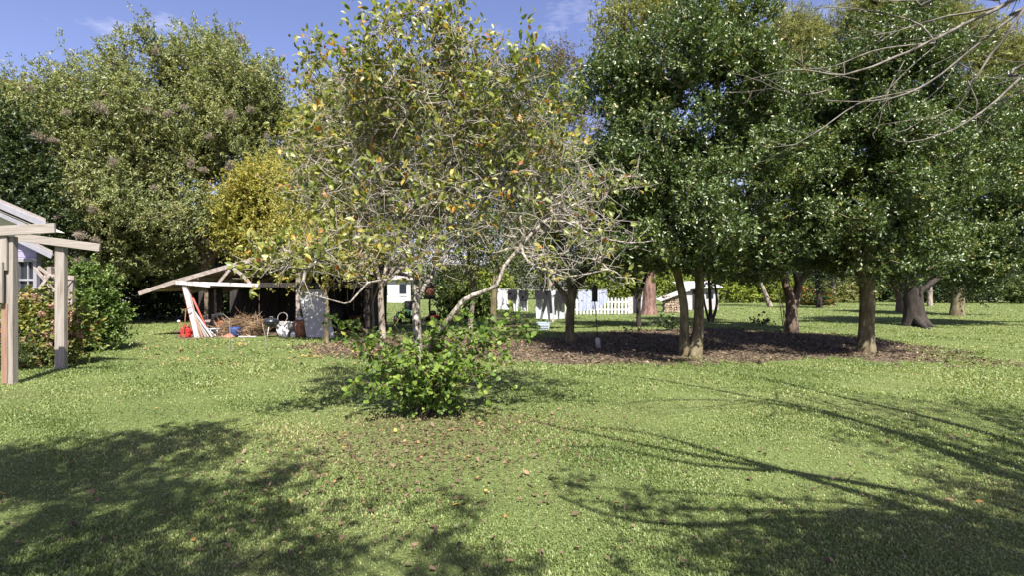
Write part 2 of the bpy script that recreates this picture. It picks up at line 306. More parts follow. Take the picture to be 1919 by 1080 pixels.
def grow(trunks, att, g, wig=0.12, seg=0.45, rtip=0.006, up=0.35, expo=2.2):
    """trunks: list of (points, radii); att: attraction points. Joins each to the nearest limb. Returns tube list."""
    nodes = []; par = []; rad = []; tubes = []
    for (P, r) in trunks:
        P, r = smooth_poly(P, r, 0.2)
        for i in range(len(P)): nodes.append(P[i]); rad.append(r[i])
        tubes.append((P, r, 9))
    NN = np.zeros((len(nodes) + len(att) * 14, 3)); NN[:len(nodes)] = nodes; cnt = len(nodes); nt_ = cnt
    parent = list(range(cnt)); order = np.argsort(np.min(np.linalg.norm(att[:, None] - np.array(nodes)[None, ::3], axis=2), axis=1))
    paths = []; leafn = np.zeros(len(NN)); 
    top = np.array(nodes)
    for a in att[order]:
        dv = a - NN[:cnt]; dist = np.linalg.norm(dv, axis=1)
        cost = dist + up * np.maximum(0, -dv[:, 2]) + 0.15 * (np.arange(cnt) < nt_)
        lowpen = np.where(np.arange(cnt) < nt_, np.clip(NN[:cnt, 2] < 0.3 * a[2], 0, 1) * 3.0, 0)
        j = int(np.argmin(cost + lowpen)); p0 = NN[j]; L = dist[j]
        m = int(min(12, max(1, round(L / seg)))); t = np.linspace(0, 1, m + 1)[1:]
        side = g.normal(size=3) * wig * L
        sag = np.array([0, 0, 1.0]) * wig * L * 0.8
        P = p0 + (a - p0) * t[:, None] + (side + sag) * (t * (1 - t))[:, None] + g.normal(size=(m, 3)) * 0.03 * (t < 1)[:, None]
        ids = list(range(cnt, cnt + m)); NN[cnt:cnt + m] = P; cnt += m
        parent += [j] + ids[:-1]; paths.append([j] + ids)
    wgt = np.zeros(cnt)
    for p in paths: wgt[p[-1]] += 1
    for i in range(cnt - 1, nt_ - 1, -1): wgt[parent[i]] += wgt[i]
    r = rtip * np.maximum(wgt, 1) ** (1 / expo)
    for i in range(nt_): r[i] = rad[i]
    for p in paths:
        rr = r[p].copy(); rr[0] = min(rr[0], rr[1] * 1.25); tubes.append((NN[p], rr, 5 if rr[1] > 0.02 else 4))
    return tubes, NN[:cnt], paths
def tubes_np(tubes, rmin=0.0):
    Vs = []; Fs = []; n = 0
    for (P, r, k) in tubes:
        V, F = tube(P, np.maximum(r, rmin), k); Vs.append(V); Fs.append(F + n); n += len(V)
    return np.concatenate(Vs), np.concatenate(Fs)
def sprays(att, ctr, g, ns, nl, spread, slen, L, Wd, out=0.6, upb=0.25, jit=0.35, nup=0.5, fold=0.25, big=False, droop=0.1, curl=0.25):
    """leaf sprays round each attraction point, pointing away from the crown's axis"""
    n = len(att); O = np.repeat(att, ns, 0) + g.normal(size=(n * ns, 3)) * spread
    D = unit(unit(O - ctr) * out + g.normal(size=O.shape) * 0.6 + np.array([0, 0, upb]))
    t = g.random((len(O), nl)); C = (O[:, None] + D[:, None] * (t * slen)[..., None]).reshape(-1, 3)
    Dn = np.repeat(D, nl, 0); A = unit(Dn * 0.7 + g.normal(size=C.shape) * 0.65)
    C = C + g.normal(size=C.shape) * slen * 0.1 * jit
    N = unit(g.normal(size=C.shape) * (1 - nup) + np.array([0, 0, 1.0]) * nup + unit(C - ctr) * 0.25)
    m = len(C); s = g.uniform(0.65, 1.2, m)
    if big: V, F = big_leaves(C, A, N, L * s, Wd * s, curl=g.uniform(0, curl * 2, m)); k = 8
    else: V, F = leaves(C, A, N, L * s, Wd * s, fold, droop); k = 2
    tone = np.repeat(g.normal(size=n) * 0.13, ns * nl)
    rnd = np.clip(g.beta(2, 2.2, m) + tone, 0, 1)
    return V, F, np.repeat(rnd, k)
def axis_ctr(base, blobs):
    c = np.mean([b[0] for b in blobs], 0); return np.array([c[0], c[1], min(b[0][2] for b in blobs)])
def tree(name, label, cat, base, trunks, blobs, natt, bark, leaf, ns=6, nl=10, spread=0.22, slen=0.3, L=0.07, Wd=0.035, seed=1, group=None,
         shell=0.5, rtip=0.006, seg=0.45, wig=0.12, rmin=0.0, big=False, crown_name='crown', upb=0.25, nup=0.5, bare=0.0, clump=0.0, per=7, **kw):
    g = np.random.default_rng(seed); root = thing(name, base, label, cat, group)
    if clump > 0:
        att, ix = in_blobs(max(4, natt // per), blobs, g, shell); att = np.repeat(att, per, 0); att = att + g.normal(size=att.shape) * np.array([1, 1, .6]) * clump
    else: att, ix = in_blobs(natt, blobs, g, shell); att[:, 2] = np.maximum(att[:, 2], 0.25)
    tb, NN, paths = grow(trunks, att, g, wig=wig, seg=seg, rtip=rtip)
    V, F = tubes_np(tb, rmin); part_np('trunk', V, F, bark, root, smooth=True)
    la = att[g.random(len(att)) >= bare]
    V, F, rn = sprays(la, axis_ctr(base, blobs), g, ns, nl, spread, slen, L, Wd, big=big, upb=upb, nup=nup, **kw)
    V[:, 2] = np.maximum(V[:, 2], 0.02)
    part_np(crown_name, V, F, leaf, root, rn)
    return root
def ptrunk(pts, d, radii):
    """trunk drawn through picture points at a given distance (each point may add its own depth offset)"""
    P = [W(p[0], p[1], d + (p[2] if len(p) > 2 else 0)) for p in pts]; return (np.array(P), list(radii))

# ------------------------------------------------------------------ ground
def noise_poly(P, g, amp, sub=6):
    P = np.asarray(P, float); Q = []
    n = len(P)
    for i in range(n):
        a, b = P[i], P[(i + 1) % n]
        for t in np.linspace(0, 1, sub, endpoint=False):
            q = a + (b - a) * t; q = q + np.array([g.normal() * amp, g.normal() * amp * 1.3, 0])[:len(q)]; Q.append(q)
    return np.array(Q)
def inpoly(x, y, P):
    c = np.zeros(len(x), bool); n = len(P); j = n - 1
    for i in range(n):
        xi, yi, xj, yj = P[i][0], P[i][1], P[j][0], P[j][1]
        c ^= ((yi > y) != (yj > y)) & (x < (xj - xi) * (y - yi) / (yj - yi + 1e-12) + xi); j = i
    return c
gm, n, p = newmat('lawn_soil')
tcn = n.nodes.new('ShaderNodeTexCoord')
def nz(scale, det=6, ro=0.6):
    x = n.nodes.new('ShaderNodeTexNoise'); x.inputs['Scale'].default_value = scale; x.inputs['Detail'].default_value = det; x.inputs['Roughness'].default_value = ro
    n.links.new(tcn.outputs['Object'], x.inputs['Vector']); return x
a = nz(0.5, 5); b = nz(30, 6, 0.7); c = nz(5, 4)
r1 = ramp(n, [(0.3, (0.03, 0.045, 0.015)), (0.5, (0.08, 0.105, 0.034)), (0.7, (0.16, 0.19, 0.066))]); n.links.new(b.outputs[0], r1.inputs[0])
r2 = ramp(n, [(0.35, (0.09, 0.10, 0.04)), (0.55, (0.13, 0.165, 0.055)), (0.75, (0.18, 0.17, 0.085))]); n.links.new(a.outputs[0], r2.inputs[0])
mx = n.nodes.new('ShaderNodeMix'); mx.data_type = 'RGBA'; mx.inputs['Factor'].default_value = 0.5
n.links.new(r1.outputs[0], mx.inputs['A']); n.links.new(r2.outputs[0], mx.inputs['B'])
n.links.new(mx.outputs['Result'], p.inputs['Base Color']); p.inputs['Roughness'].default_value = 0.95; p.inputs['Specular IOR Level'].default_value = 0.1
bp = n.nodes.new('ShaderNodeBump'); bp.inputs['Strength'].default_value = 0.6; bp.inputs['Distance'].default_value = 0.03
n.links.new(b.outputs[0], bp.inputs['Height']); n.links.new(bp.outputs[0], p.inputs['Normal'])
mb = MB(); mb.add([[-500, -200, 0], [500, -200, 0], [500, 800, 0], [-500, 800, 0]], [(0, 1, 2, 3)])
tag(mb.part('lawn', gm), kind='structure')
BEDPX = [(520, 652), (600, 660), (700, 668), (820, 672), (930, 674), (1010, 681), (1120, 682), (1240, 684), (1330, 682), (1450, 679), (1560, 673), (1660, 680), (1745, 683), (1752, 664),
         (1710, 645), (1600, 634), (1510, 626), (1420, 620), (1320, 616), (1180, 622), (1090, 628), (990, 640), (930, 640), (850, 632), (740, 634), (640, 642)]
BED = np.array([GP(*q)[:2] for q in BEDPX]); gB = np.random.default_rng(5)
BEDN = noise_poly(BED, gB, 0.22, 7); BEDG = noise_poly(BED, gB, 0.55, 6)
soil = rough_mat('bare_soil', [(0.3, (0.032, 0.024, 0.017)), (0.5, (0.095, 0.07, 0.047)), (0.72, (0.20, 0.145, 0.10))], (5, 5, 5), 0.95, 0.5, detail=9)
def ground_sheet(name, poly, z, mat, label, cell):
    x0, y0 = poly.min(0) - .2; x1, y1 = poly.max(0) + .2; nx, ny = int((x1 - x0) / cell), int((y1 - y0) / cell)
    gx, gy = np.meshgrid(x0 + (np.arange(nx) + .5) * cell, y0 + (np.arange(ny) + .5) * cell, indexing='ij')
    ok = inpoly(gx.ravel(), gy.ravel(), poly).reshape(nx, ny); vx, vy = np.meshgrid(x0 + np.arange(nx + 1) * cell, y0 + np.arange(ny + 1) * cell, indexing='ij')
    jj = np.random.default_rng(1); V = np.stack([vx, vy, np.full_like(vx, z)], -1); V[..., :2] += jj.normal(size=V[..., :2].shape) * cell * .12
    I, J = np.nonzero(ok); q = I * (ny + 1) + J; F = np.stack([q, q + ny + 1, q + ny + 2, q + 1], 1)
    u, inv = np.unique(F, return_inverse=True); me = mesh_np(name, V.reshape(-1, 3)[u], inv.reshape(F.shape)); o = link(name, me, mat); tag(o, label, kind='structure')
ground_sheet('soil_bed', BEDN, 0.006, soil, 'bare brown leaf-strewn soil bed beneath the holly trees', .07)
PATCH = noise_poly(np.array([GP(*q)[:2] for q in [(325, 632), (350, 637), (500, 630), (640, 629), (640, 620), (560, 607), (400, 605), (330, 620)]]), gB, 0.08, 4)
ground_sheet('shed_floor', PATCH, 0.005, soil, 'bare dirt floor under the shed', .09)

# ------------------------------------------------------------------ grass blades (one mass)
def grass():
    g = np.random.default_rng(21); Vs = []; Fs = []; Rs = []; nv = 0
    for (d0, d1, dens, ln, wd) in [(1.6, 2.7, 9000, .031, .006), (2.7, 4.6, 19000, .031, .0046), (4.6, 8, 8500, .036, .0056), (8, 14, 2600, .045, .009), (14, 28, 520, .055, .018), (28, 62, 70, .07, .04)]:
        kx = 1.25 if d1 < 15 else 1.02; area = kx * (d1 ** 2 - d0 ** 2); m = int(area * dens)
        y = np.sqrt(g.uniform(d0 ** 2, d1 ** 2, m)); x = g.uniform(-1, 1, m) * y * kx
        # patchy density
        f = 0.5 + 0.22 * np.sin(x * 1.9 + 1.3 * np.sin(y * 1.1)) + 0.22 * np.sin(y * 2.3 + 1.7 * np.sin(x * 1.3)) + 0.15 * np.sin(x * 5.1 + y * 4.3)
        inb = inpoly(x, y, BEDN) & (inpoly(x, y, BEDG) | (g.random(m) < .4)); inp = inpoly(x, y, PATCH)
        bare = np.exp(-(((x + 1.0) / 1.5) ** 2 + ((y - 6.2) / 1.3) ** 2)) * 0.8         # worn patch before the tree
        keep = (g.random(m) < np.clip(f, .3, 1) * (1 - bare)) & (~inb | (g.random(m) < 0.05)) & ~inp
        x, y, f = x[keep], y[keep], f[keep]; m = len(x)
        tall = np.clip(0.75 + 0.5 * (f - .5) + 0.35 * np.clip((y - 9.3) / 1.2, 0, 1) * np.clip((12 - y) / 1, 0, 1), .4, 1.6)
        th = g.uniform(0, 2 * math.pi, m); lean = g.uniform(0.3, 1.42, m)
        l = ln * g.uniform(.5, 1.25, m) * tall
        tx = np.cos(th); ty = np.sin(th)
        B = np.stack([x, y, np.zeros(m) + 0.001], 1); S = np.stack([-ty, tx, np.zeros(m)], 1) * (wd * g.uniform(.6, 1.3, m) / 2)[:, None]
        D = np.stack([tx * np.sin(lean), ty * np.sin(lean), np.cos(lean)], 1)
        T = B + D * l[:, None]
        clover = g.random(m) < 0.45
        wide = np.where(clover, 2.3, 1.0)[:, None]
        Md = B + D * (l * np.where(clover, .55, .35))[:, None] + np.array([0, 0, 1]) * (0.12 * l)[:, None]
        V = np.stack([B, Md + S * wide, T, Md - S * wide], 1).reshape(-1, 3)
        b_ = np.arange(m)[:, None] * 4 + nv; F = b_ + [0, 1, 2, 3]
        lowf = 0.5 + 0.5 * np.sin(x * 0.8 + 2 * np.sin(y * .5)) * np.sin(y * .9 + x * .3)
        rn = np.clip(g.beta(2.2, 2.4, m) + (lowf - .5) * .34 + .12 * np.sin(x * 2.7 + 1.5 * np.sin(y * 1.9)) * np.sin(y * 3.1 + x) + bare[keep] * .3, 0, 1)
        Vs.append(V); Fs.append(F); Rs.append(rn); nv += len(V)
    me = mesh_np('grass', np.concatenate(Vs), np.concatenate(Fs), np.concatenate(Rs))
    tag(link('grass', me, M['grass']), 'short green lawn grass', 'grass', kind='stuff')
grass()

# ------------------------------------------------------------------ fallen leaves
def scatter_leaves(name, label, xy, L, mat, g, z=0.012, lo=0.0, hi=1.0):
    m = len(xy); C = np.column_stack([xy, np.full(m, z) + g.random(m) * 0.02]); th = g.uniform(0, 6.28, m)
    A = np.column_stack([np.cos(th), np.sin(th), g.normal(size=m) * 0.25]); N = unit(np.column_stack([g.normal(size=(m, 2)) * .45, np.ones(m)]))
    l = L * g.uniform(.5, 1.25, m); V, F = big_leaves(C, A, N, l, l * g.uniform(.4, .62, m), fold=.18, curl=g.uniform(-.45, .35, m))
    V[:, 2] = np.maximum(V[:, 2], 0.008)
    rn = np.repeat(np.clip(lo + (hi - lo) * g.beta(1.3, 1.6, m), 0, 1), 8)
    me = mesh_np(name, V, F, rn); tag(link(name, me, mat), label, 'leaves', kind='stuff')
gl = np.random.default_rng(8)
xy = []
def pxs(n, x0, x1, y0, y1):
    return np.array([GP(gl.uniform(x0, x1), gl.uniform(y0, y1))[:2] for _ in range(n)])
xy += [pxs(170, 0, 1919, 700, 1080), pxs(60, 1400, 1919, 690, 1000)]
c0 = GP(760, 850)[:2]; xy.append(c0 + gl.normal(size=(420, 2)) * [0.8, 0.7]); c1 = GP(640, 960)[:2]; xy.append(c1 + gl.normal(size=(160, 2)) * [1.0, .6])
c2 = GP(830, 800)[:2]; xy.append(c2 + gl.normal(size=(220, 2)) * [.9, .5]); xy.append(GP(1010, 790)[:2] + gl.normal(size=(90, 2)) * [.8, .5])
xy = np.concatenate(xy); xy = xy[xy[:, 1] > 2.4]
cd = np.concatenate([GP(770, 850)[:2] + gl.normal(size=(3600, 2)) * [.85, .6], GP(850, 795)[:2] + gl.normal(size=(1700, 2)) * [.9, .35], pxs(900, 0, 1919, 720, 1080)])
scatter_leaves('leaf_debris', 'small brown bits of crumbled leaf in the worn grass', cd[cd[:, 1] > 2.4], .028, M['litter'], gl, .022, 0, .8)
scatter_leaves('fallen_leaves', 'brown and orange fallen leaves scattered over the lawn', xy, 0.055, M['litter'], gl, 0.012)
bx = BED[:, 0]; by = BED[:, 1]
q = np.column_stack([gl.uniform(bx.min(), bx.max(), 42000), gl.uniform(by.min() - .5, by.max(), 42000)])
q2 = q[inpoly(q[:, 0], q[:, 1], noise_poly(BED, gl, .8, 4)) | (inpoly(q[:, 0], q[:, 1], BEDN) & (gl.random(len(q)) < .5))]
scatter_leaves('leaf_litter', 'dry brown leaf litter covering the soil bed', q2, 0.07, M['litter2'], gl, 0.012)
xy = np.concatenate([pxs(400, 250, 1000, 632, 690), pxs(500, 560, 940, 645, 675)])
scatter_leaves('yellow_leaves', 'yellow fallen leaves dotting the lawn by the shed', xy, 0.09, M['litter'], gl, 0.03, 0.5, 1.0)

# ------------------------------------------------------------------ foreground tree with sparse large leaves
def front_tree():
    d = 7.15; g = np.random.default_rng(31)
    base = GP(790, 775)
    trunks = [
        ptrunk([(790, 777), (792, 720), (786, 660), (781, 600), (781, 550), (786, 500), (805, 420), (828, 345), (850, 285), (846, 233), (833, 193), (828, 130), (815, 60)], d, [.085, .068, .058, .052, .05, .046, .04, .033, .027, .022, .016, .011, .005]),
        ptrunk([(846, 233, 0), (860, 195, .1), (875, 150, .2), (890, 100, .25)], d, [.02, .014, .01, .006]),
        ptrunk([(797, 777), (800, 700), (806, 645, -.1), (840, 602, -.25), (870, 563, -.3), (905, 548, -.3), (932, 534, -.35), (945, 500, -.3), (978, 460, -.2), (1017, 417, -.1), (1072, 385, .1), (1130, 360, .2), (1200, 350, .3)], d, [.052, .046, .04, .034, .031, .028, .026, .023, .022, .018, .014, .01, .004]),
        ptrunk([(978, 460, -.2), (990, 490, -.5), (1060, 520, -.6), (1140, 505, -.6), (1165, 520, -.6)], d, [.02, .016, .012, .009, .004]),
        ptrunk([(1017, 417, -.1), (1060, 415, -.2), (1110, 440, -.4), (1180, 455, -.5), (1230, 450, -.6)], d, [.018, .014, .011, .008, .004]),
        ptrunk([(783, 560), (800, 530, .3), (822, 500, .5), (860, 430, .8), (905, 380, 1.0), (950, 320, 1.1)], d, [.04, .034, .03, .022, .016, .008]),
        ptrunk([(786, 500), (752, 503, -.3), (729, 524, -.5), (690, 530, -.7), (657, 567, -.9), (629, 565, -1.0), (560, 545, -1.1)], d, [.026, .02, .015, .012, .009, .007, .003]),
        ptrunk([(783, 530), (745, 430, .3), (700, 340, .5), (650, 270, .6), (600, 210, .6), (560, 140, .6)], d, [.04, .032, .025, .018, .012, .005]),
        ptrunk([(800, 440), (770, 370, .3), (715, 290, .5), (712, 190, .3), (690, 110, .1), (700, 20, -.2)], d, [.028, .02, .015, .011, .007, .004]),
        ptrunk([(828, 345), (880, 310, .3), (925, 250, .5), (975, 200, .3), (955, 90, .1)], d, [.024, .018, .013, .009, .004]),
        ptrunk([(815, 390), (860, 330, .9), (940, 280, 1.2), (1010, 200, 1.2), (1030, 160, 1.2)], d, [.026, .021, .016, .01, .005]),
        ptrunk([(784, 515), (720, 470, .2), (640, 390, .4), (600, 340, .2), (545, 290, 0)], d, [.026, .018, .013, .009, .004]),
    ]
    BL = [(800, 60, 75, 55), (705, 60, 25, 40, -.8), (720, 150, 85, 65, -.5), (590, 150, 45, 35, .5), (610, 200, 70, 45, .5), (865, 120, 85, 65), (960, 150, 60, 60, -.6), (650, 260, 110, 70), (800, 240, 140, 80),
          (960, 270, 110, 85), (1060, 310, 70, 60, .6), (620, 350, 85, 65, -.4), (760, 370, 120, 80), (900, 380, 110, 70), (545, 480, 75, 35, -.9), (650, 470, 90, 50, -.6), (780, 470, 80, 45, -.4), (505, 510, 45, 22, -1.0),
          (1050, 400, 80, 50), (1060, 480, 80, 45, -.4), (1150, 350, 60, 40, .2), (1140, 450, 60, 50, -.4), (940, 450, 70, 50), (1170, 520, 30, 20, -.5)]
    blobs = pxblobs(BL, d, 0.85)
    root = thing('magnolia_tree', base, 'sparse grey-twigged tree with yellowing leaves rising from the leafy sprouts in mid lawn', 'tree')
    att, ix = in_blobs(1900, blobs, g, .25)
    tb, NN, paths = grow(trunks, att, g, wig=.16, seg=.16, rtip=.0034, up=.3, expo=2.4)
    # side twigs
    for k in range(5200):
        p = paths[g.integers(len(paths))]; q = NN[p[g.integers(len(p))]]
        dv = unit(g.normal(size=3) + np.array([0, 0, .25])); l = g.uniform(.1, .38)
        P = np.array([q, q + dv * l * .5 + g.normal(size=3) * .02, q + dv * l]); tb.append((P, np.array([.0035, .003, .0018]), 3))
    hi = att[(att[:, 2] > 3.3) & (g.random(len(att)) < .16)]; sh = []
    for a in hi:
        dv = unit(np.array([g.normal() * .3, g.normal() * .3, 1.0])); l = g.uniform(.2, .5); e = a + dv * l
        tb.append((np.array([a, a + dv * l * .5 + g.normal(size=3) * .02, e]), np.array([.004, .003, .002]), 4)); sh += [a + dv * l * t for t in (.35, .6, .8, 1.0)]
    big = [t for t in tb if t[1][0] > .0075]; fine = [t for t in tb if t[1][0] <= .0075]
    V, F = tubes_np(big); part_np('trunk', V, F, M['bark_grey'], root, smooth=True)
    V, F = tubes_np(fine); part_np('twigs', V, F, M['twig_pale'], root, smooth=True)
    bare = np.isin(ix, [18, 19, 21, 22]); pr = np.where(bare, .30, np.where(np.isin(ix, [14, 15, 17, 11]), .95, np.where(att[:, 1] > d + .15, .36, .76)))
    la = np.concatenate([att[g.random(len(att)) < pr], np.array(sh)])
    V, F, rn = sprays(la, axis_ctr(base, blobs), g, 2, 3, .05, .22, .10, .047, out=.5, upb=.35, nup=.38, big=True, curl=.42)
    part_np('crown', V, F, M['lf_main'], root, rn)
    return root
front_tree()

def leafy_shoots(name, label, cat, base, tips, d, L, seed, mat, bark, n_leaf=16, rad=.008, extra=0, group=None, basespread=.08):
    g = np.random.default_rng(seed); root = thing(name, base, label, cat, group); tb = []; C = []; A = []
    for t in tips:
        e = W(t[0], t[1], d + (t[2] if len(t) > 2 else 0)); s = base + np.array([g.normal() * basespread, g.normal() * basespread, 0])
        m = s + (e - s) * .5 + np.array([0, 0, .18 * np.linalg.norm(e - s)]); P = smooth_poly([s, m, e], None, .06)
        tb.append((P, np.linspace(rad, rad * .3, len(P)), 5))
        for k in range(n_leaf):
            i = int(len(P) * (.3 + .7 * g.random() ** .6)); i = min(i, len(P) - 1)
            C.append(P[i] + g.normal(size=3) * .025); A.append(unit(g.normal(size=3) + (e - s) * .4))
        for k in range(4):
            i = int(len(P) * g.uniform(.4, 1.0)); q = P[min(i, len(P) - 1)]; dv = unit(g.normal(size=3) + np.array([0, 0, .1])); l = g.uniform(.12, .35)
            PP = np.array([q, q + dv * l * .5 + [0, 0, .02], q + dv * l]); tb.append((PP, np.array([.004, .003, .002]), 4))
            for j in range(n_leaf // 3): C.append(PP[0] + dv * l * g.uniform(.3, 1.05) + g.normal(size=3) * .02); A.append(unit(dv + g.normal(size=3) * .8))
    V, F = tubes_np(tb); part_np('stems', V, F, bark, root, smooth=True)
    C = np.array(C); A = np.array(A); m = len(C); C[:, 2] = np.maximum(C[:, 2], .04)
    N = unit(g.normal(size=(m, 3)) * .5 + np.array([0, -.25, .8])); s = g.uniform(.6, 1.25, m)
    V, F = big_leaves(C, A, N, L * s, L * .8 * s, fold=.1, curl=g.uniform(0, .4, m), lobe=1.1); V[:, 2] = np.maximum(V[:, 2], .015)
    part_np('leaves', V, F, mat, root, np.repeat(np.clip(g.beta(2, 2, m), 0, 1), 8)); return root
leafy_shoots('leafy_sprouts', 'bright green leafy sprouts growing round the foot of the sparse tree', 'shrub', GP(795, 774),
    [(690, 735, -.6), (655, 650, -.2), (640, 632), (720, 690, -.4), (735, 650, .3), (760, 620), (850, 630, -.3), (900, 705, -.5), (938, 705, -.4), (950, 640), (1000, 605, -.2), (985, 592, .1), (830, 700, -.6), (765, 735, -.6), (880, 610, .3),
     (800, 660, -.5), (745, 710, -.6), (860, 720, -.5), (700, 690, .4), (910, 650, .3), (820, 640, .2), (780, 700, -.7), (840, 745, -.4), (720, 745, -.3), (930, 670, -.5), (680, 700, -.1), (1010, 620), (870, 570, .1), (770, 655, -.6), (790, 640, -.4), (830, 600, -.3), (860, 650, -.5), (890, 600, .1), (960, 690, -.3), (975, 640, -.4), (670, 660, -.4), (700, 725, -.7), (660, 720, -.3), (760, 680, -.7), (910, 730, -.5), (880, 690, -.7), (630, 600, .2), (640, 640, .1), (920, 700, .2), (700, 640, -.2), (740, 612, -.2), (815, 605, -.4), (845, 590, -.2), (900, 630, -.3), (935, 615, -.2), (960, 600), (765, 640, -.5), (720, 665, -.5), (870, 640, -.5), (690, 675, .2), (840, 665, -.6), (800, 690, -.7), (950, 660, -.1), (1005, 600, .2), (985, 622, -.1), (615, 592, .3), (610, 610, .3), (880, 560, 0), (860, 590, -.2)],
    7.1, .07, 41, M['lf_sucker'], M['bark_brown'], 18)
leafy_shoots('leafy_sprouts', 'dense dark low leaf tuft hugging the very base of the sparse tree', 'shrub', GP(800, 778),
    [(770, 745, -.2), (790, 735, -.3), (815, 738, -.2), (840, 750, -.2), (760, 760, -.1), (850, 735, .2), (780, 715, .2), (825, 710, .1), (800, 725, -.3), (865, 755, 0)], 7.0, .058, 42, M['lf_sucker'], M['bark_brown'], 30)

# ------------------------------------------------------------------ hollies
HB = dict(clump=.26, ns=10, nl=13, spread=.11, slen=.26, L=.082, Wd=.044, rtip=.007, shell=.62, nup=.45, upb=.3)
def holly_twin():
    d = 13.1; b = GP(1292, 668)
    tr = [ptrunk([(1284, 669), (1283, 620), (1282, 570), (1270, 510), (1262, 470), (1255, 400), (1240, 300), (1230, 200), (1240, 110)], d, [.16, .108, .096, .094, .092, .09, .07, .045, .02]),
          ptrunk([(1302, 670, -.1), (1309, 620, -.05), (1311, 570), (1313, 500), (1318, 440), (1335, 350), (1350, 250), (1345, 150), (1340, 60)], d, [.185, .125, .108, .104, .1, .1, .08, .05, .02]),
          ptrunk([(1315, 470), (1380, 400, .5), (1430, 310, .8), (1450, 220, .8)], d, [.08, .065, .045, .02]), ptrunk([(1262, 470), (1210, 400, -.5), (1160, 320, -.6)], d, [.07, .05, .02])]
    BL = [(1290, 75, 95, 75), (1375, 75, 80, 65), (1195, 140, 85, 80), (1330, 200, 150, 100), (1170, 260, 90, 85), (1440, 220, 95, 110), (1260, 360, 130, 85), (1400, 360, 105, 85), (1330, 440, 115, 50), (1200, 380, 75, 65), (1420, 450, 70, 40), (1330, 20, 60, 45), (1240, 450, 60, 45), (1330, 290, 140, 80, -1.0), (1200, 310, 80, 70, -.6), (1420, 310, 90, 70, -.6), (1330, 130, 110, 70, -.8), (1290, 455, 110, 38, -1.7), (1400, 470, 80, 36, -1.2), (1200, 450, 80, 40, -1.0), (1350, 380, 110, 50, -1.8), (1130, 330, 65, 75, -.3), (1120, 430, 60, 50, -.5), (1330, 475, 130, 30, .8), (1240, 500, 50, 28, .6), (1380, 495, 70, 26, 1.2)]
    tree('holly_tree', 'tall glossy dark evergreen on two leaning mossy trunks', 'tree', b, tr, pxblobs(BL, d, 1.0), 1750, M['bark_holly'], M['lf_holly'], seed=51, group='glossy evergreen trees', **HB)
holly_twin()
def holly_single():
    d = 13.8; b = GP(1624, 662)
    tr = [ptrunk([(1623, 664), (1624, 620), (1626, 560), (1624, 500), (1625, 430), (1640, 330), (1650, 220), (1650, 110)], d, [.235, .175, .172, .172, .14, .1, .07, .03]),
          ptrunk([(1622, 530), (1608, 480, -.1), (1590, 400, -.2), (1580, 300, -.2)], d, [.12, .11, .07, .03]), ptrunk([(1628, 500), (1680, 430, .3), (1740, 340, .5), (1770, 260, .6)], d, [.1, .08, .05, .02])]
    BL = [(1640, 75, 70, 55), (1700, 100, 85, 75), (1590, 190, 85, 90), (1720, 220, 110, 100), (1600, 320, 85, 85), (1700, 350, 110, 85), (1640, 435, 100, 50), (1775, 400, 75, 70), (1800, 270, 75, 90), (1560, 420, 60, 45), (1660, 285, 120, 80, -1.0), (1590, 280, 80, 70, -.5), (1750, 300, 90, 80, -.5), (1650, 140, 100, 70, -.8), (1640, 460, 110, 38, -1.7), (1740, 465, 80, 36, -1.2), (1560, 465, 70, 34, -1.0), (1660, 380, 110, 50, -1.8), (1660, 490, 110, 26, .8), (1570, 495, 50, 26, 1.0), (1710, 500, 60, 24, 1.0)]
    tree('holly_tree', 'tall glossy dark evergreen on one thick straight trunk at the soil bed edge', 'tree', b, tr, pxblobs(BL, d, 1.0), 1650, M['bark_holly'], M['lf_holly'], seed=52, group='glossy evergreen trees', **HB)
holly_single()
def holly_fork():
    d = GD(625); b = GP(1485, 625)
    tr = [ptrunk([(1485, 627), (1484, 590), (1482, 560), (1472, 530), (1462, 490), (1440, 420), (1430, 350)], d, [.24, .2, .17, .13, .12, .08, .03]),
          ptrunk([(1484, 585), (1494, 555), (1498, 530), (1520, 505), (1540, 470), (1560, 400)], d, [.15, .15, .13, .11, .09, .03]), ptrunk([(1497, 535), (1490, 500), (1490, 420), (1490, 300)], d, [.1, .09, .07, .03])]
    BL = [(1480, 400, 110, 70), (1425, 455, 75, 45), (1545, 450, 75, 45), (1490, 300, 110, 80), (1480, 210, 80, 60), (1470, 470, 90, 40, -1.5), (1400, 490, 45, 35)]
    root = tree('holly_tree', 'dark evergreen with a low forked trunk and thin upright shoots, behind the two-trunked one', 'tree', b, tr, pxblobs(BL, d, .8), 800, M['bark_brown'], M['lf_holly'], seed=53, group='glossy evergreen trees', **{**HB, 'L': .11, 'Wd': .06})
    tb = [smooth_poly([W(x0, 628, d), W((x0 + x1) / 2 + 1, 580, d), W(x1, y1, d)]) for (x0, x1, y1) in [(1470, 1455, 530), (1472, 1462, 540), (1478, 1458, 555), (1474, 1477, 550)]]
    V, F = tubes_np([(P, np.linspace(.022, .01, len(P)), 5) for P in tb]); part_np('shoots', V, F, M['bark_brown'], root, smooth=True)
holly_fork()
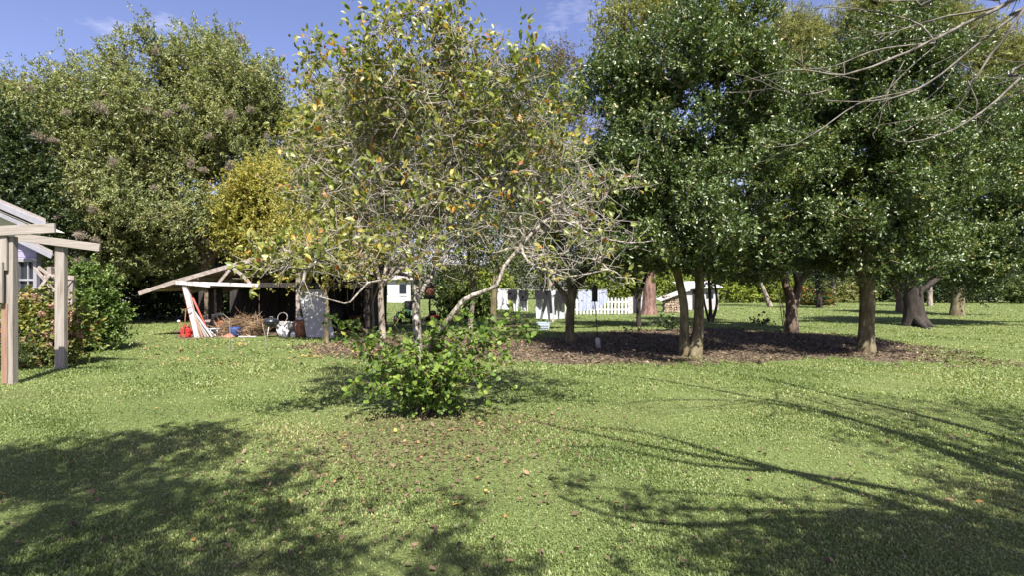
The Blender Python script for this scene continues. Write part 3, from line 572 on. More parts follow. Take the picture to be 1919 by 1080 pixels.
def big_right():
    d = GD(612); b = GP(1717, 612)
    tr = [ptrunk([(1717, 615), (1715, 600), (1713, 580), (1712, 540), (1712, 500), (1720, 430), (1740, 340)], d, [.62, .46, .37, .32, .3, .25, .1]),
          ptrunk([(1713, 560), (1740, 535), (1765, 515), (1810, 460), (1850, 380)], d, [.12, .11, .1, .08, .04]), ptrunk([(1712, 500), (1780, 400, .4), (1830, 300, .4), (1850, 250, .4)], d, [.2, .14, .08, .04])]
    for (px, py) in [(1748, 620), (1766, 616)]:
        e = GP(px, py); tr.append((np.array([[b[0], b[1], .35], [(b[0] + e[0]) / 2, (b[1] + e[1]) / 2, .05], [e[0], e[1], -.06]]), [.22, .12, .05]))
    BL = [(1850, 330, 110, 90), (1780, 440, 95, 60), (1880, 440, 95, 65), (1760, 330, 90, 80), (1830, 240, 80, 60), (1690, 430, 60, 50), (1950, 380, 80, 80), (1900, 500, 50, 30), (1800, 505, 50, 25), (1860, 510, 60, 22), (1680, 500, 40, 20)]
    tree('broad_tree', 'broad evergreen on a very thick black trunk flaring into roots', 'tree', b, tr, pxblobs(BL, d, .8), 1000, M['bark_dark'], M['lf_holly'], seed=54, group='glossy evergreen trees', **{**HB, 'L': .12, 'Wd': .065, 'spread': .16, 'slen': .36, 'clump': .4})
big_right()
def tree_b():
    d = GD(615); b = GP(1198, 615)
    tr = [ptrunk([(1198, 617), (1197, 590), (1198, 560), (1203, 540), (1215, 500), (1225, 440)], d, [.11, .09, .085, .07, .05, .02]), ptrunk([(1197, 565), (1185, 545), (1168, 530), (1150, 505)], d, [.06, .05, .04, .02]), ptrunk([(1198, 555), (1192, 520), (1185, 460), (1190, 420)], d, [.06, .05, .04, .02])]
    BL = [(1190, 470, 75, 55), (1140, 500, 45, 35), (1230, 430, 60, 60), (1160, 420, 55, 50), (1240, 500, 40, 30)]
    tree('small_evergreen', 'small dark evergreen on a slim black trunk holding the clothesline end', 'tree', b, tr, pxblobs(BL, d, .9), 560, M['bark_dark'], M['lf_holly'], seed=55, group='glossy evergreen trees', **{**HB, 'L': .08, 'Wd': .045})
tree_b()
def tree_a():
    d = GD(643); b = GP(1067, 643)
    tr = [ptrunk([(1067, 646), (1068, 620), (1069, 590), (1072, 560), (1080, 535), (1095, 500), (1100, 440)], d, [.17, .135, .13, .12, .09, .06, .02]), ptrunk([(1069, 580), (1058, 555), (1040, 530), (1015, 490), (1000, 450)], d, [.09, .085, .06, .045, .02]),
          ptrunk([(1071, 562), (1068, 535), (1060, 490), (1055, 420), (1050, 370)], d, [.09, .08, .06, .04, .02]), ptrunk([(1078, 540), (1100, 515), (1120, 470), (1130, 420)], d, [.06, .05, .035, .02])]
    BL = [(1000, 455, 75, 50), (1085, 470, 60, 45), (1115, 410, 55, 60), (1055, 390, 85, 60), (985, 510, 45, 25), (1040, 320, 60, 45), (1090, 520, 40, 18)]
    tree('myrtle_tree', 'vase-shaped small tree with ridged brown trunk left of the feeder pole', 'tree', b, tr, pxblobs(BL, d, .9), 650, M['bark_holly'], M['lf_mid'], seed=56, ns=8, nl=9, spread=.16, slen=.25, L=.06, Wd=.03, bare=.1)
tree_a()

# ------------------------------------------------------------------ slim myrtles behind the foreground tree
MY = dict(ns=10, nl=10, spread=.26, slen=.32, L=.09, Wd=.046, rtip=.007, shell=.4, wig=.14, seg=.4, nup=.4, bare=.12, rmin=.006)
def myrtles():
    def one(label, px, py, pts, rad, BL, n, seed, leaf='lf_myrtle', name='myrtle_tree', group='slim pale-trunked trees behind the foreground tree', bark='bark_pale', **kw):
        d = GD(py); tr = [ptrunk(q, d, r) for q, r in zip(pts, rad)]
        tree(name, label, 'tree', GP(px, py), tr, pxblobs(BL, d, .8), n, M[bark], M[leaf], seed=seed, group=group, **{**MY, **kw})
    one('pale lumpy-trunked myrtle just left of the foreground tree, nearest of the slim trees', 716, 635, [[(718, 638), (716, 600), (714, 560), (716, 540), (730, 470), (735, 400), (725, 250)], [(715, 545), (700, 480), (660, 400), (640, 330)], [(716, 540), (745, 490), (775, 420), (790, 330)]],
        [[.12, .095, .09, .075, .06, .05, .02], [.06, .05, .04, .02], [.06, .05, .04, .02]], [(650, 330, 95, 90), (720, 210, 100, 85), (630, 430, 80, 60), (760, 390, 90, 80), (800, 280, 90, 80)], 714, 61)
    one('slender myrtle with the thinnest pale stem, left of the lumpy trunk', 698, 625, [[(700, 627), (698, 590), (697, 565), (690, 500), (640, 400), (600, 300)], [(698, 570), (720, 480), (700, 350), (680, 240)]], [[.085, .065, .06, .05, .035, .02], [.045, .04, .03, .015]],
        [(600, 300, 70, 80), (660, 230, 80, 80), (580, 400, 60, 60), (690, 440, 60, 50)], 442, 62, leaf='lf_gold')
    one('slim pale myrtle trunk between the foreground tree and the hung washing', 884, 617, [[(881, 619), (884, 590), (886, 560), (884, 520), (870, 400), (860, 250)], [(885, 545), (900, 480), (920, 380), (920, 260)]], [[.11, .09, .085, .075, .05, .02], [.06, .05, .035, .02]],
        [(850, 190, 100, 90), (910, 320, 100, 100), (830, 410, 80, 60), (870, 480, 60, 40)], 646, 63)
    one('shaded brown slim tree holding the left end of the clothesline', 926, 620, [[(927, 622), (925, 590), (926, 560), (932, 500), (960, 400), (980, 250)], [(926, 550), (945, 490), (1000, 420), (1020, 330)]], [[.14, .115, .11, .09, .06, .02], [.07, .05, .04, .02]],
        [(980, 180, 85, 75), (1000, 300, 80, 90), (950, 430, 85, 65), (920, 250, 70, 80), (1020, 420, 50, 60)], 646, 64, leaf='lf_mid', bark='bark_holly')
    one('reddish-brown fading myrtle whose wispy top shows left of the tall evergreen', 1035, 605, [[(1035, 607), (1032, 570), (1030, 500), (1040, 350), (1050, 180)], [(1031, 520), (1000, 400), (1000, 250), (1010, 140)], [(1032, 540), (1070, 400), (1090, 250), (1085, 130)]],
        [[.12, .1, .09, .06, .02], [.06, .05, .04, .02], [.06, .05, .04, .02]], [(1010, 150, 45, 65), (1060, 160, 45, 75), (1080, 260, 50, 70), (1020, 300, 60, 80), (1060, 400, 70, 60)], 578, 65, leaf='lf_redmyrtle', L=.09, Wd=.035)
    one('thin grey sapling trunk standing right of the shed\'s grey panel', 613, 645, [[(613, 647), (612, 610), (615, 580), (612, 545), (620, 480), (600, 420)], [(613, 560), (590, 520), (560, 480)], [(613, 550), (640, 500), (670, 460)]], [[.075, .05, .045, .04, .03, .012], [.025, .02, .01], [.025, .02, .01]],
        [(600, 440, 60, 50), (650, 470, 60, 40), (560, 480, 50, 35)], 255, 66, ns=5, bark='bark_holly', leaf='lf_gold')
    one('several-stemmed dark myrtle on the far lawn right of the two-trunked evergreen', 1333, 605, [[(1332, 607), (1332, 580), (1330, 540), (1325, 480), (1320, 420)], [(1334, 606), (1344, 570), (1340, 520), (1345, 450)], [(1330, 606), (1322, 575), (1318, 550), (1310, 500)]],
        [[.11, .08, .07, .05, .02], [.08, .06, .05, .02], [.07, .05, .04, .02]], [(1330, 440, 70, 50), (1360, 480, 45, 30), (1290, 470, 40, 30)], 340, 67, leaf='lf_dark', bark='bark_dark', group=None)
myrtles()

# ------------------------------------------------------------------ pecans with web nests on the left
def nest(root, c, r, g):
    m = 300; ax = unit(g.normal(size=3)); d_ = unit(g.normal(size=(m, 3))); C = c + d_ * r * .75 * (g.random(m) ** .5)[:, None] * np.array([1, 1, .7]) + ax * (g.uniform(-1, 1, m) * r * .75)[:, None]
    V, F = leaves(C, unit(g.normal(size=(m, 3))), unit(g.normal(size=(m, 3))), r * .55, r * .09, .1, .1)
    part_np('web_nest', V, F, M['web'], root, np.repeat(g.random(m), 2))
def pecans():
    PK = dict(clump=.55, ns=11, nl=19, spread=.30, slen=.62, L=.125, Wd=.05, rtip=.012, shell=.45, wig=.12, seg=.8, nup=.4, rmin=.012, upb=.05, droop=.3)
    d = 26.0; g = np.random.default_rng(77)
    tr = [ptrunk([(392, 602), (390, 540), (388, 450), (380, 330), (378, 200), (380, 90)], d, [.4, .32, .28, .22, .12, .04]), ptrunk([(388, 460), (450, 330, 1), (480, 220, 1), (500, 160, 1)], d, [.2, .15, .08, .04]), ptrunk([(389, 480), (320, 370, -1), (290, 250, -1), (300, 150, -1)], d, [.2, .15, .08, .04]),
          ptrunk([(389, 500), (430, 440, -2), (480, 400, -3)], d, [.12, .09, .04])]
    BL = [(380, 92, 48, 34), (385, 150, 90, 45), (300, 195, 75, 40), (460, 180, 80, 45), (505, 150, 35, 30), (360, 240, 120, 60), (470, 240, 90, 60), (290, 290, 60, 40), (400, 290, 90, 40), (510, 310, 60, 50), (340, 390, 80, 50, -.5), (450, 410, 65, 45, -.5), (340, 460, 70, 40, .5), (300, 340, 60, 45, -.5)]
    t = tree('pecan_tree', 'tall airy light olive tree above the shed, dotted with grey web nests', 'tree', GP(392, 605), tr, pxblobs(BL, d, .8), 900, M['bark_brown'], M['lf_pecan'], seed=71, group='airy trees with web nests', **PK)
    for (px, py, r) in [(432, 215, 13), (275, 205, 13), (345, 200, 8), (315, 212, 9), (470, 205, 8), (500, 255, 7), (360, 305, 9), (430, 310, 9), (290, 352, 9), (393, 255, 7), (292, 95, 7), (450, 72, 8), (382, 318, 8)]:
        D = d - 3.2 + g.normal() * .3; nest(t, W(px, py, D), r / FPX * D, g)
    d = 24.0
    tr = [ptrunk([(190, 605), (192, 540), (200, 430), (210, 300), (225, 180), (232, 90)], d, [.35, .3, .26, .2, .1, .03]), ptrunk([(198, 440), (140, 330), (120, 250), (110, 200)], d, [.16, .12, .07, .03]), ptrunk([(200, 420), (260, 330), (280, 280)], d, [.14, .1, .04])]
    BL = [(230, 92, 30, 24), (225, 140, 45, 34), (190, 185, 75, 40), (110, 215, 60, 40), (250, 220, 85, 50), (140, 250, 95, 50), (80, 255, 42, 32), (210, 300, 70, 40), (100, 330, 70, 35), (150, 380, 95, 55, -.5), (240, 385, 85, 60, -.5), (190, 330, 70, 45, -.8), (100, 440, 70, 45, 0), (210, 455, 100, 50, 0), (230, 440, 70, 45, 2.5), (130, 420, 60, 40, 2.5)]
    t = tree('pecan_tree', 'tall airy olive tree behind the shrubs and house corner, with grey web nests', 'tree', GP(190, 608), tr, pxblobs(BL, d, .8), 1000, M['bark_brown'], M['lf_pecan'], seed=72, group='airy trees with web nests', **PK)
    for (px, py, r) in [(190, 202, 12), (75, 255, 11), (125, 210, 9), (102, 262, 8), (212, 302, 9), (55, 165, 9), (175, 392, 10), (110, 405, 8), (150, 440, 12), (180, 450, 9), (150, 488, 11), (65, 300, 8)]:
        D = d - 3.0 + g.normal() * .3; nest(t, W(px, py, D), r / FPX * D, g)
pecans()
def other_trees():
    BG = dict(ns=10, nl=12, spread=.4, slen=.55, L=.16, Wd=.07, rtip=.014, shell=.45, seg=.9, rmin=.012)
    def t(name, label, px, d, trk, BL, n, leaf, bark, seed, group=None, **kw):
        tr = [ptrunk(q, d, r) for q, r in trk]; b = W(px, 540, d); b[2] = 0
        tree(name, label, 'tree', b, tr, pxblobs(BL, d, .8), n, M[bark], M[leaf], seed=seed, group=group, **{**BG, **kw})
    gy = lambda d: 540 + CAMH * FPX / d
    t('evergreen_tree', 'dark evergreen at the far left edge, behind the house roof', 10, 21, [([(10, gy(21) + 2), (10, 500), (8, 400), (5, 300), (5, 240)], [.25, .22, .18, .1, .04])], [(10, 300, 50, 60), (-30, 340, 60, 70), (35, 360, 45, 50), (5, 240, 30, 35), (60, 420, 45, 50), (0, 430, 50, 50)], 260, 'lf_dark', 'bark_dark', 81)
    t('pine_tree', 'distant green pine top at the upper left edge', -8, 48, [([(-8, gy(48) + 1), (-8, 400), (-5, 250), (-2, 165)], [.3, .26, .2, .05])], [(0, 185, 28, 28), (-10, 230, 35, 30), (5, 215, 30, 18)], 150, 'lf_mid', 'bark_red', 82, L=.3, Wd=.04, nl=14)
    t('maple_tree', 'golden yellow-green tree rising behind the open shed', 480, 24, [([(485, gy(24) + 2), (484, 520), (480, 450), (478, 380)], [.2, .16, .12, .05]), ([(483, 500), (520, 430), (540, 370)], [.1, .08, .03])], [(490, 385, 72, 42), (455, 425, 42, 45), (550, 415, 75, 60), (530, 345, 75, 35), (500, 450, 65, 40), (610, 390, 60, 65), (590, 450, 60, 40)], 900, 'lf_gold', 'bark_brown', 83, L=.12, Wd=.065, spread=.3, slen=.4)
    t('poplar_tree', 'distant pale poplar whose top shows above the two-trunked evergreen', 1200, 64, [([(1205, gy(64) + 1), (1205, 400), (1203, 200), (1200, 40)], [.35, .3, .2, .05]), ([(1203, 200), (1250, 80), (1262, 10)], [.12, .08, .03])], [(1180, 50, 55, 45), (1240, 25, 45, 40), (1150, 60, 30, 45), (1210, -10, 60, 35), (1190, 130, 60, 60)], 240, 'lf_pale', 'bark_pale', 84, spread=.9, slen=1.0, L=.3, Wd=.16)
    t('cypress_tree', 'feathery yellow-green conifer seen in the gap between the two tallest evergreens', 1500, 66, [([(1500, gy(66) + 1), (1500, 400), (1498, 200), (1495, 60)], [.3, .26, .18, .04])], [(1470, 80, 32, 45), (1515, 60, 35, 38), (1500, 120, 50, 50), (1490, 200, 60, 60)], 260, 'lf_feather', 'bark_dark', 85, 'feathery conifers', spread=.8, slen=1.1, ns=14, L=.5, Wd=.07, nl=24, nup=.1, upb=-.4)
    t('cypress_tree', 'feathery conifer behind the crown of the single-trunked evergreen, under bare branches', 1690, 64, [([(1690, gy(64) + 1), (1690, 400), (1690, 200), (1690, -40)], [.35, .3, .22, .05])], [(1640, 30, 50, 50), (1720, 20, 60, 60), (1780, 60, 50, 50), (1690, -40, 70, 50)], 300, 'lf_feather', 'bark_dark', 86, 'feathery conifers', spread=.8, slen=1.1, ns=14, L=.5, Wd=.07, nl=24, nup=.1, upb=-.4)
    t('cypress_tree', 'yellowing feathery conifer at the right edge behind the broad evergreen', 1900, 66, [([(1895, gy(66) + 1), (1895, 400), (1893, 250), (1890, 90)], [.35, .3, .22, .05])], [(1880, 130, 45, 50), (1840, 180, 50, 50), (1900, 250, 60, 70), (1930, 330, 50, 60), (1860, 80, 35, 35)], 320, 'lf_feather', 'bark_dark', 87, 'feathery conifers', spread=.8, slen=1.1, ns=14, L=.5, Wd=.07, nl=24, nup=.1, upb=-.4)
    # trunks on the far lawn to the right
    t('pine_tree', 'thick reddish-barked trunk beside the right end of the picket fence', 1217, 33, [([(1217, gy(33) + 2), (1217, 575), (1218, 540), (1219, 400), (1220, 250)], [.55, .42, .36, .3, .1])], [(1220, 250, 70, 60), (1220, 330, 70, 50)], 110, 'lf_mid', 'bark_red', 88, L=.25, Wd=.04)
    t('far_tree', 'straight mossy-trunked tree far back on the right lawn', 1795, 32, [([(1794, gy(32) + 2), (1795, 570), (1797, 530), (1800, 480), (1800, 400)], [.42, .33, .32, .28, .1])], [(1800, 440, 70, 50), (1760, 480, 60, 35), (1850, 480, 60, 40), (1800, 370, 60, 50)], 200, 'lf_dark', 'bark_holly', 89)
    t('far_tree', 'small slim tree just left of the thick black trunk', 1686, 36, [([(1686, gy(36) + 1), (1686, 565), (1682, 550), (1672, 530), (1660, 500)], [.25, .2, .18, .12, .05]), ([(1685, 560), (1690, 540), (1700, 510)], [.12, .1, .04])], [(1670, 500, 40, 25), (1700, 495, 40, 22)], 70, 'lf_dark', 'bark_brown', 90)
    t('far_tree', 'pale slim trunk between the thick black trunk and the mossy one', 1742, 48, [([(1743, gy(48) + 1), (1743, 550), (1743, 520), (1742, 490)], [.22, .2, .18, .1])], [(1742, 490, 45, 22)], 60, 'lf_mid', 'bark_pale', 91)
    t('far_tree', 'leaning thin grey trunk on the far lawn before the vine-covered bank', 1440, 48, [([(1444, gy(48) + 1), (1438, 560), (1432, 545), (1424, 520), (1415, 490)], [.25, .2, .18, .15, .08])], [(1415, 485, 40, 22), (1440, 470, 40, 25)], 60, 'lf_mid', 'bark_pale', 92)
    t('far_tree', 'pale thin trunk beside the red flowers far back', 1562, 55, [([(1563, gy(55) + 1), (1562, 560), (1563, 530), (1566, 500)], [.2, .18, .16, .1])], [(1566, 495, 45, 22), (1540, 500, 40, 20)], 70, 'lf_mid', 'bark_pale', 93)
    t('far_tree', 'dark slim trunk directly left of the single-trunked evergreen, far back', 1535, 44, [([(1536, gy(44) + 1), (1536, 555), (1533, 530), (1530, 490)], [.25, .22, .2, .1])], [(1530, 490, 60, 30), (1545, 530, 22, 22)], 90, 'lf_dark', 'bark_dark', 94)
other_trees()

# ------------------------------------------------------------------ shrubs, hedge, thickets, far wood
def shrub(name, label, cat, base, blobs, n, leaf, seed, bark='bark_brown', group=None, **kw):
    g = np.random.default_rng(seed); b = np.asarray(base, float)
    tr = [(np.array([b + [x * .3, 0, -.02], b + [x, y, h * .4], b + [x * 1.4, y * 1.4, h * .7]]), [.03, .022, .012]) for (x, y, h) in [(g.normal() * .25, g.normal() * .25, max(bb[0][2] for bb in blobs)) for _ in range(4)]]
    a = dict(ns=6, nl=10, spread=.12, slen=.2, L=.07, Wd=.04, shell=.6, rtip=.004, seg=.25); a.update(kw)
    return tree(name, label, cat, b, tr, blobs, n, M[bark], M[leaf], seed=seed, group=group, crown_name='foliage', **a)
d = 11.6
hy = shrub('hydrangea_bush', 'hydrangea bush with faded brown flower heads under the wooden frame', 'shrub', GP(85, 683), pxblobs([(60, 610, 40, 50), (110, 615, 45, 45), (40, 640, 35, 40), (140, 630, 30, 38), (90, 645, 50, 35), (65, 575, 30, 25), (20, 600, 30, 45)], d, .9), 240, 'lf_hydr', 101, L=.1, Wd=.06, nl=6, ns=4)
gh = np.random.default_rng(3)
hb = pxblobs([(60, 600, 36, 44), (110, 610, 40, 42), (40, 630, 30, 40), (140, 630, 26, 34), (90, 640, 44, 35)], d, .9)
pts, _ = in_blobs(190, hb, gh, .95)
for q in pts[pts[:, 1] < d + .2][:95]:
    m = 80; dd = unit(gh.normal(size=(m, 3))); C = q + dd * .075 * (gh.random(m) ** .5)[:, None] + [0, -.10, .05]
    V, F = leaves(C, unit(gh.normal(size=(m, 3))), dd, .035, .03, .1, .1); part_np('flower_head', V, F, M['fl_hydr'], hy, np.repeat(gh.random(m), 2))
shrub('camellia_bush', 'tall rounded glossy green shrub at the corner of the timber trellis', 'shrub', GP(170, 655), pxblobs([(178, 590, 36, 52), (165, 540, 26, 40), (193, 605, 26, 38), (180, 550, 30, 35), (168, 515, 22, 20), (186, 630, 26, 20), (160, 620, 24, 30)], 14.2, .9), 330, 'lf_cam', 102, L=.085, Wd=.045)
shrub('ground_cover', 'low green clump at the foot of the nearer wooden post', 'shrub', GP(45, 690), pxblobs([(40, 672, 28, 20), (62, 676, 20, 14), (10, 680, 20, 18)], 11.1, .8), 60, 'lf_mid', 103, L=.06, Wd=.02)
# dark thicket behind the shed: separate shrubs, their shade put into the dark leaf colour
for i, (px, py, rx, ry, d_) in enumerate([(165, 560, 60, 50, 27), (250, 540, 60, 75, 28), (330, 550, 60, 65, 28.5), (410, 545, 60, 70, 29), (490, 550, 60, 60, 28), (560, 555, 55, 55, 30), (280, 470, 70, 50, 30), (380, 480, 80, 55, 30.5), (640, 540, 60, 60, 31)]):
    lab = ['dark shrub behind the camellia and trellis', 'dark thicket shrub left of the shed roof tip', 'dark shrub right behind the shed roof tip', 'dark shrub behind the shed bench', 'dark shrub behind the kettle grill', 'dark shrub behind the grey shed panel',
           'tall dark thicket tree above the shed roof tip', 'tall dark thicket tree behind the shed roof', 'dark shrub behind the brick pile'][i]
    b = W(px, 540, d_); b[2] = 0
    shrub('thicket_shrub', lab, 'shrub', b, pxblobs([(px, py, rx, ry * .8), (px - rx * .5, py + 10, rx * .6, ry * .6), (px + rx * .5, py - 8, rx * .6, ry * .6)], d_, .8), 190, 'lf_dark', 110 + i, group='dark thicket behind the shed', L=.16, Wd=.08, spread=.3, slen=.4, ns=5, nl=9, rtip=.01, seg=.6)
shrub('vine_hedge', 'bright yellow-green vine-covered bank at the far end of the lawn', 'hedge', W(1410, 540, 60) * [1, 1, 0], pxblobs([(1380, 545, 40, 20), (1430, 543, 45, 22), (1480, 547, 35, 18), (1350, 548, 30, 16), (1400, 530, 30, 14)], 60, .5), 300, 'lf_vine', 131, L=.28, Wd=.15, spread=.5, slen=.6, rtip=.01, seg=.8)
shrub('flower_bush', 'far green bush with a few orange-red flowers left of the single-trunked evergreen', 'shrub', W(1525, 540, 50) * [1, 1, 0], pxblobs([(1525, 558, 20, 13), (1545, 562, 14, 10)], 50, .8), 110, 'orange', 132, L=.16, Wd=.12, spread=.3, slen=.3)
for i, (px, py, rx, ry, d_, leaf, lab) in enumerate([
        (1800, 535, 50, 26, 58, 'lf_dark', 'far dark shrub behind the mossy trunk'), (1870, 540, 50, 24, 60, 'lf_dark', 'far dark shrub under the broad evergreen'), (1930, 545, 40, 20, 56, 'lf_mid', 'far mid-green shrub at the right edge'),
        (1750, 545, 40, 18, 60, 'lf_mid', 'far green shrub behind the pale slim trunk'), (1700, 545, 40, 20, 62, 'lf_dark', 'far dark shrub behind the thick black trunk'), (1640, 545, 40, 20, 63, 'lf_mid', 'far shrub behind the single thick trunk'),
        (1585, 545, 35, 20, 60, 'lf_pale', 'far pale grey-green shrub left of the single thick trunk'), (1255, 525, 40, 18, 50, 'lf_vine', 'bright shrub above the far log pile'), (1150, 535, 40, 16, 45, 'lf_vine', 'bright yellow-green shrub behind the picket fence'),
        (870, 575, 22, 22, 30, 'lf_mid', 'green shrub between the red mower and the slim pale trunk'), (660, 560, 35, 30, 34, 'lf_mid', 'green shrub left of the distant white house'), (920, 545, 30, 22, 36, 'lf_vine', 'yellow-green shrub behind the shaded slim tree')]):
    b = W(px, 540, d_); b[2] = 0
    shrub('far_shrub', lab, 'shrub', b, pxblobs([(px, py, rx, ry), (px - rx * .6, py + 5, rx * .5, ry * .7), (px + rx * .6, py + 4, rx * .5, ry * .7)], d_, .7), 110, leaf, 140 + i, group='shrubs along the far edge of the lawn', L=.24, Wd=.13, spread=.4, slen=.5, rtip=.01, seg=.8, ns=5)
def far_wood():
    g = np.random.default_rng(9); n = 300; x = np.linspace(-95, 95, n) + g.normal(size=n) * .6; y = 76 + 6 * g.random(n) - np.abs(x) * .12
    h = 6.8 + 1.0 * np.sin(x * .16) + .8 * np.sin(x * .37 + 1) + g.normal(size=n) * .5
    C = []; 
    for i in range(n):
        m = 340; dd = unit(g.normal(size=(m, 3))); q = dd * np.array([1.5, 1.5, h[i] / 2]) * (g.random(m) ** .25)[:, None] + [x[i], y[i], h[i] / 2]; C.append(q)
    C = np.concatenate(C); m = len(C); V, F = leaves(C, g.normal(size=(m, 3)), unit(g.normal(size=(m, 3)) + [0, -.4, .6]), .42 * g.uniform(.6, 1.3, m), .25, .2, .1)
    V[:, 2] = np.maximum(V[:, 2], .01)
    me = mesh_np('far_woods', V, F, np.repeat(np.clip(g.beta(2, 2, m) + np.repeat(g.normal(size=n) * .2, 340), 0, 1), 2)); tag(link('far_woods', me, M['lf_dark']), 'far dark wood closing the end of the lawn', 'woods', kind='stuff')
far_wood()

# ------------------------------------------------------------------ bare tree on the right: limbs hang into the picture from above
def bare_tree():
    g = np.random.default_rng(201); base = np.array([5.9, -0.9, 0.0])
    fork = np.array([5.3, 0.2, 4.3])
    def lim(pts, r0, d, start=fork, rs=.024):
        P = [start] + [W(p[0], p[1], d + (p[2] if len(p) > 2 else 0)) for p in pts]; return (np.array(P), [rs] + list(np.linspace(r0, r0 * .22, len(P) - 1)))
    tr = [(np.array([base, base + [0, .1, 1.5], base + [-.2, .6, 3.0], fork, fork + [.3, -.6, 1.6], fork + [.2, -.8, 3.2]]), [.2, .16, .13, .1, .07, .03])]
    tr += [lim([(1990, -60), (1885, 12), (1764, 77), (1696, 112), (1607, 148), (1557, 167), (1483, 161), (1440, 165)], .018, 5.0),
           lim([(1980, -20), (1920, 20, .1), (1856, 65, .15), (1794, 118, .2), (1726, 169, .2), (1646, 191, .2), (1548, 189, .2)], .0155, 4.8),
           lim([(1990, -60), (1874, 0, .3), (1779, 15, .5), (1749, 21, .5), (1696, 38, .6), (1595, 55, .7), (1575, 44, .7)], .0145, 5.2),
           lim([(2000, -90, -.2), (1915, 0, -.2), (1876, 65, -.2), (1844, 104, -.15), (1814, 151, -.1), (1780, 205), (1740, 240, .1)], .0145, 4.6),
           lim([(1990, 80), (1918, 142), (1874, 184), (1823, 219), (1770, 243), (1711, 256), (1678, 252)], .013, 4.7),
           lim([(1990, 130), (1919, 165, .2), (1880, 200, .2), (1850, 240, .2)], .008, 4.6)]
    def sub(pts, r0, d): return (np.array([W(p[0], p[1], d) for p in pts]), list(np.linspace(r0 * .75, r0 * .22, len(pts))))
    tr += [sub([(1752, 78), (1726, 47), (1681, 30), (1578, 10), (1527, 9)], .013, 5.0), sub([(1752, 80), (1684, 86), (1631, 95), (1554, 121), (1510, 121), (1498, 110)], .012, 5.0),
           sub([(1726, 169), (1680, 175), (1607, 195), (1542, 240), (1504, 263), (1468, 277), (1412, 263)], .010, 5.0), sub([(1557, 167), (1510, 178), (1483, 172), (1450, 160), (1415, 142)], .008, 5.0),
           sub([(1874, 0), (1800, -5), (1700, 2), (1650, -4)], .012, 5.4), sub([(1814, 151), (1830, 190), (1826, 215)], .008, 4.55), sub([(1794, 118), (1820, 130), (1821, 150), (1805, 170)], .008, 5.0),
           sub([(1607, 148), (1570, 140), (1545, 125)], .006, 5.0), sub([(1696, 112), (1660, 175), (1640, 240)], .006, 5.0), sub([(1764, 77), (1700, 130), (1650, 180), (1600, 215)], .007, 5.1), sub([(1856, 65), (1830, 70), (1800, 60)], .008, 4.9),
           sub([(1876, 65), (1895, 55), (1919, 45)], .008, 4.6), sub([(1844, 104), (1880, 112), (1919, 113)], .007, 4.6), sub([(1820, 140), (1870, 146), (1919, 142)], .006, 4.6), sub([(1780, 205), (1760, 215), (1745, 222), (1720, 220)], .006, 4.6)]
    # limbs outside the picture whose shadows cross the grass
    def shadowlim(pts, h0, h1, r0, start=fork):
        hs = np.linspace(h0, h1, len(pts)); k = 1 / math.tan(R(SUN_EL)); P = [] if start is None else [start]
        for (px, py), h in zip(pts, hs):
            q = GP(px, py); P.append(np.array([q[0] - SH[0] * k * h, q[1] - SH[1] * k * h, h]))
        return (np.array(P), ([] if start is None else [.06]) + list(np.linspace(r0, r0 * .25, len(pts))))
    tr += [shadowlim([(1900, 1010), (1650, 940), (1450, 880), (1330, 850), (1200, 815), (1080, 800)], 4.6, 4.4, .07), shadowlim([(1880, 1000), (1700, 985), (1500, 975), (1300, 985), (1150, 965), (1060, 930)], 4.6, 4.4, .06),
           shadowlim([(1900, 1040), (1600, 960), (1510, 1010), (1430, 1040), (1330, 1075)], 4.8, 4.6, .055), shadowlim([(1919, 880), (1750, 830), (1600, 790), (1450, 760), (1330, 740)], 4.6, 4.3, .06), shadowlim([(1919, 820), (1800, 770), (1700, 750), (1560, 735)], 5.2, 5.4, .03), shadowlim([(1919, 905), (1700, 822), (1500, 764), (1250, 716), (1080, 697)], 5.0, 6.6, .075), shadowlim([(1850, 815), (1560, 742), (1380, 704), (1250, 690)], 5.4, 6.9, .06), shadowlim([(1910, 990), (1700, 925), (1450, 880), (1250, 845), (1000, 792)], 4.8, 4.9, .075), shadowlim([(1450, 885), (1300, 872), (1150, 842), (1050, 838)], 4.7, 4.7, .04, None), shadowlim([(1500, 765), (1380, 752), (1230, 752), (1150, 760)], 5.6, 5.8, .035, None)]
    root = thing('bare_tree', base, 'nearly leafless tree whose bare grey branches hang in from the upper right', 'tree')
    tb = [];
    for P, r in tr:
        P, r = smooth_poly(P, r, .1); P = P + np.cumsum(g.normal(size=P.shape), 0) * .006 * np.linspace(0, 1, len(P))[:, None]; tb.append((P, r, 8))
    # twigs
    for (P, r, k) in list(tb[1:]):
        for q in range(int(len(P) * .38)):
            i = g.integers(len(P) // 3, len(P)); t_ = P[min(i + 1, len(P) - 1)] - P[i - 1]
            dv = unit(unit(t_) * .9 + g.normal(size=3) * .6); l = g.uniform(.12, .55); PP = np.array([P[i], P[i] + dv * l * .5 + g.normal(size=3) * .02, P[i] + dv * l + np.array([0, 0, .04])])
            tb.append((PP, np.array([min(.004, r[i] * .6), .0025, .0012]), 4))
    V, F = tubes_np(tb); part_np('trunk', V, F, M['bark_twig'], root, smooth=True)
    k = 1 / math.tan(R(SUN_EL)); cl = []
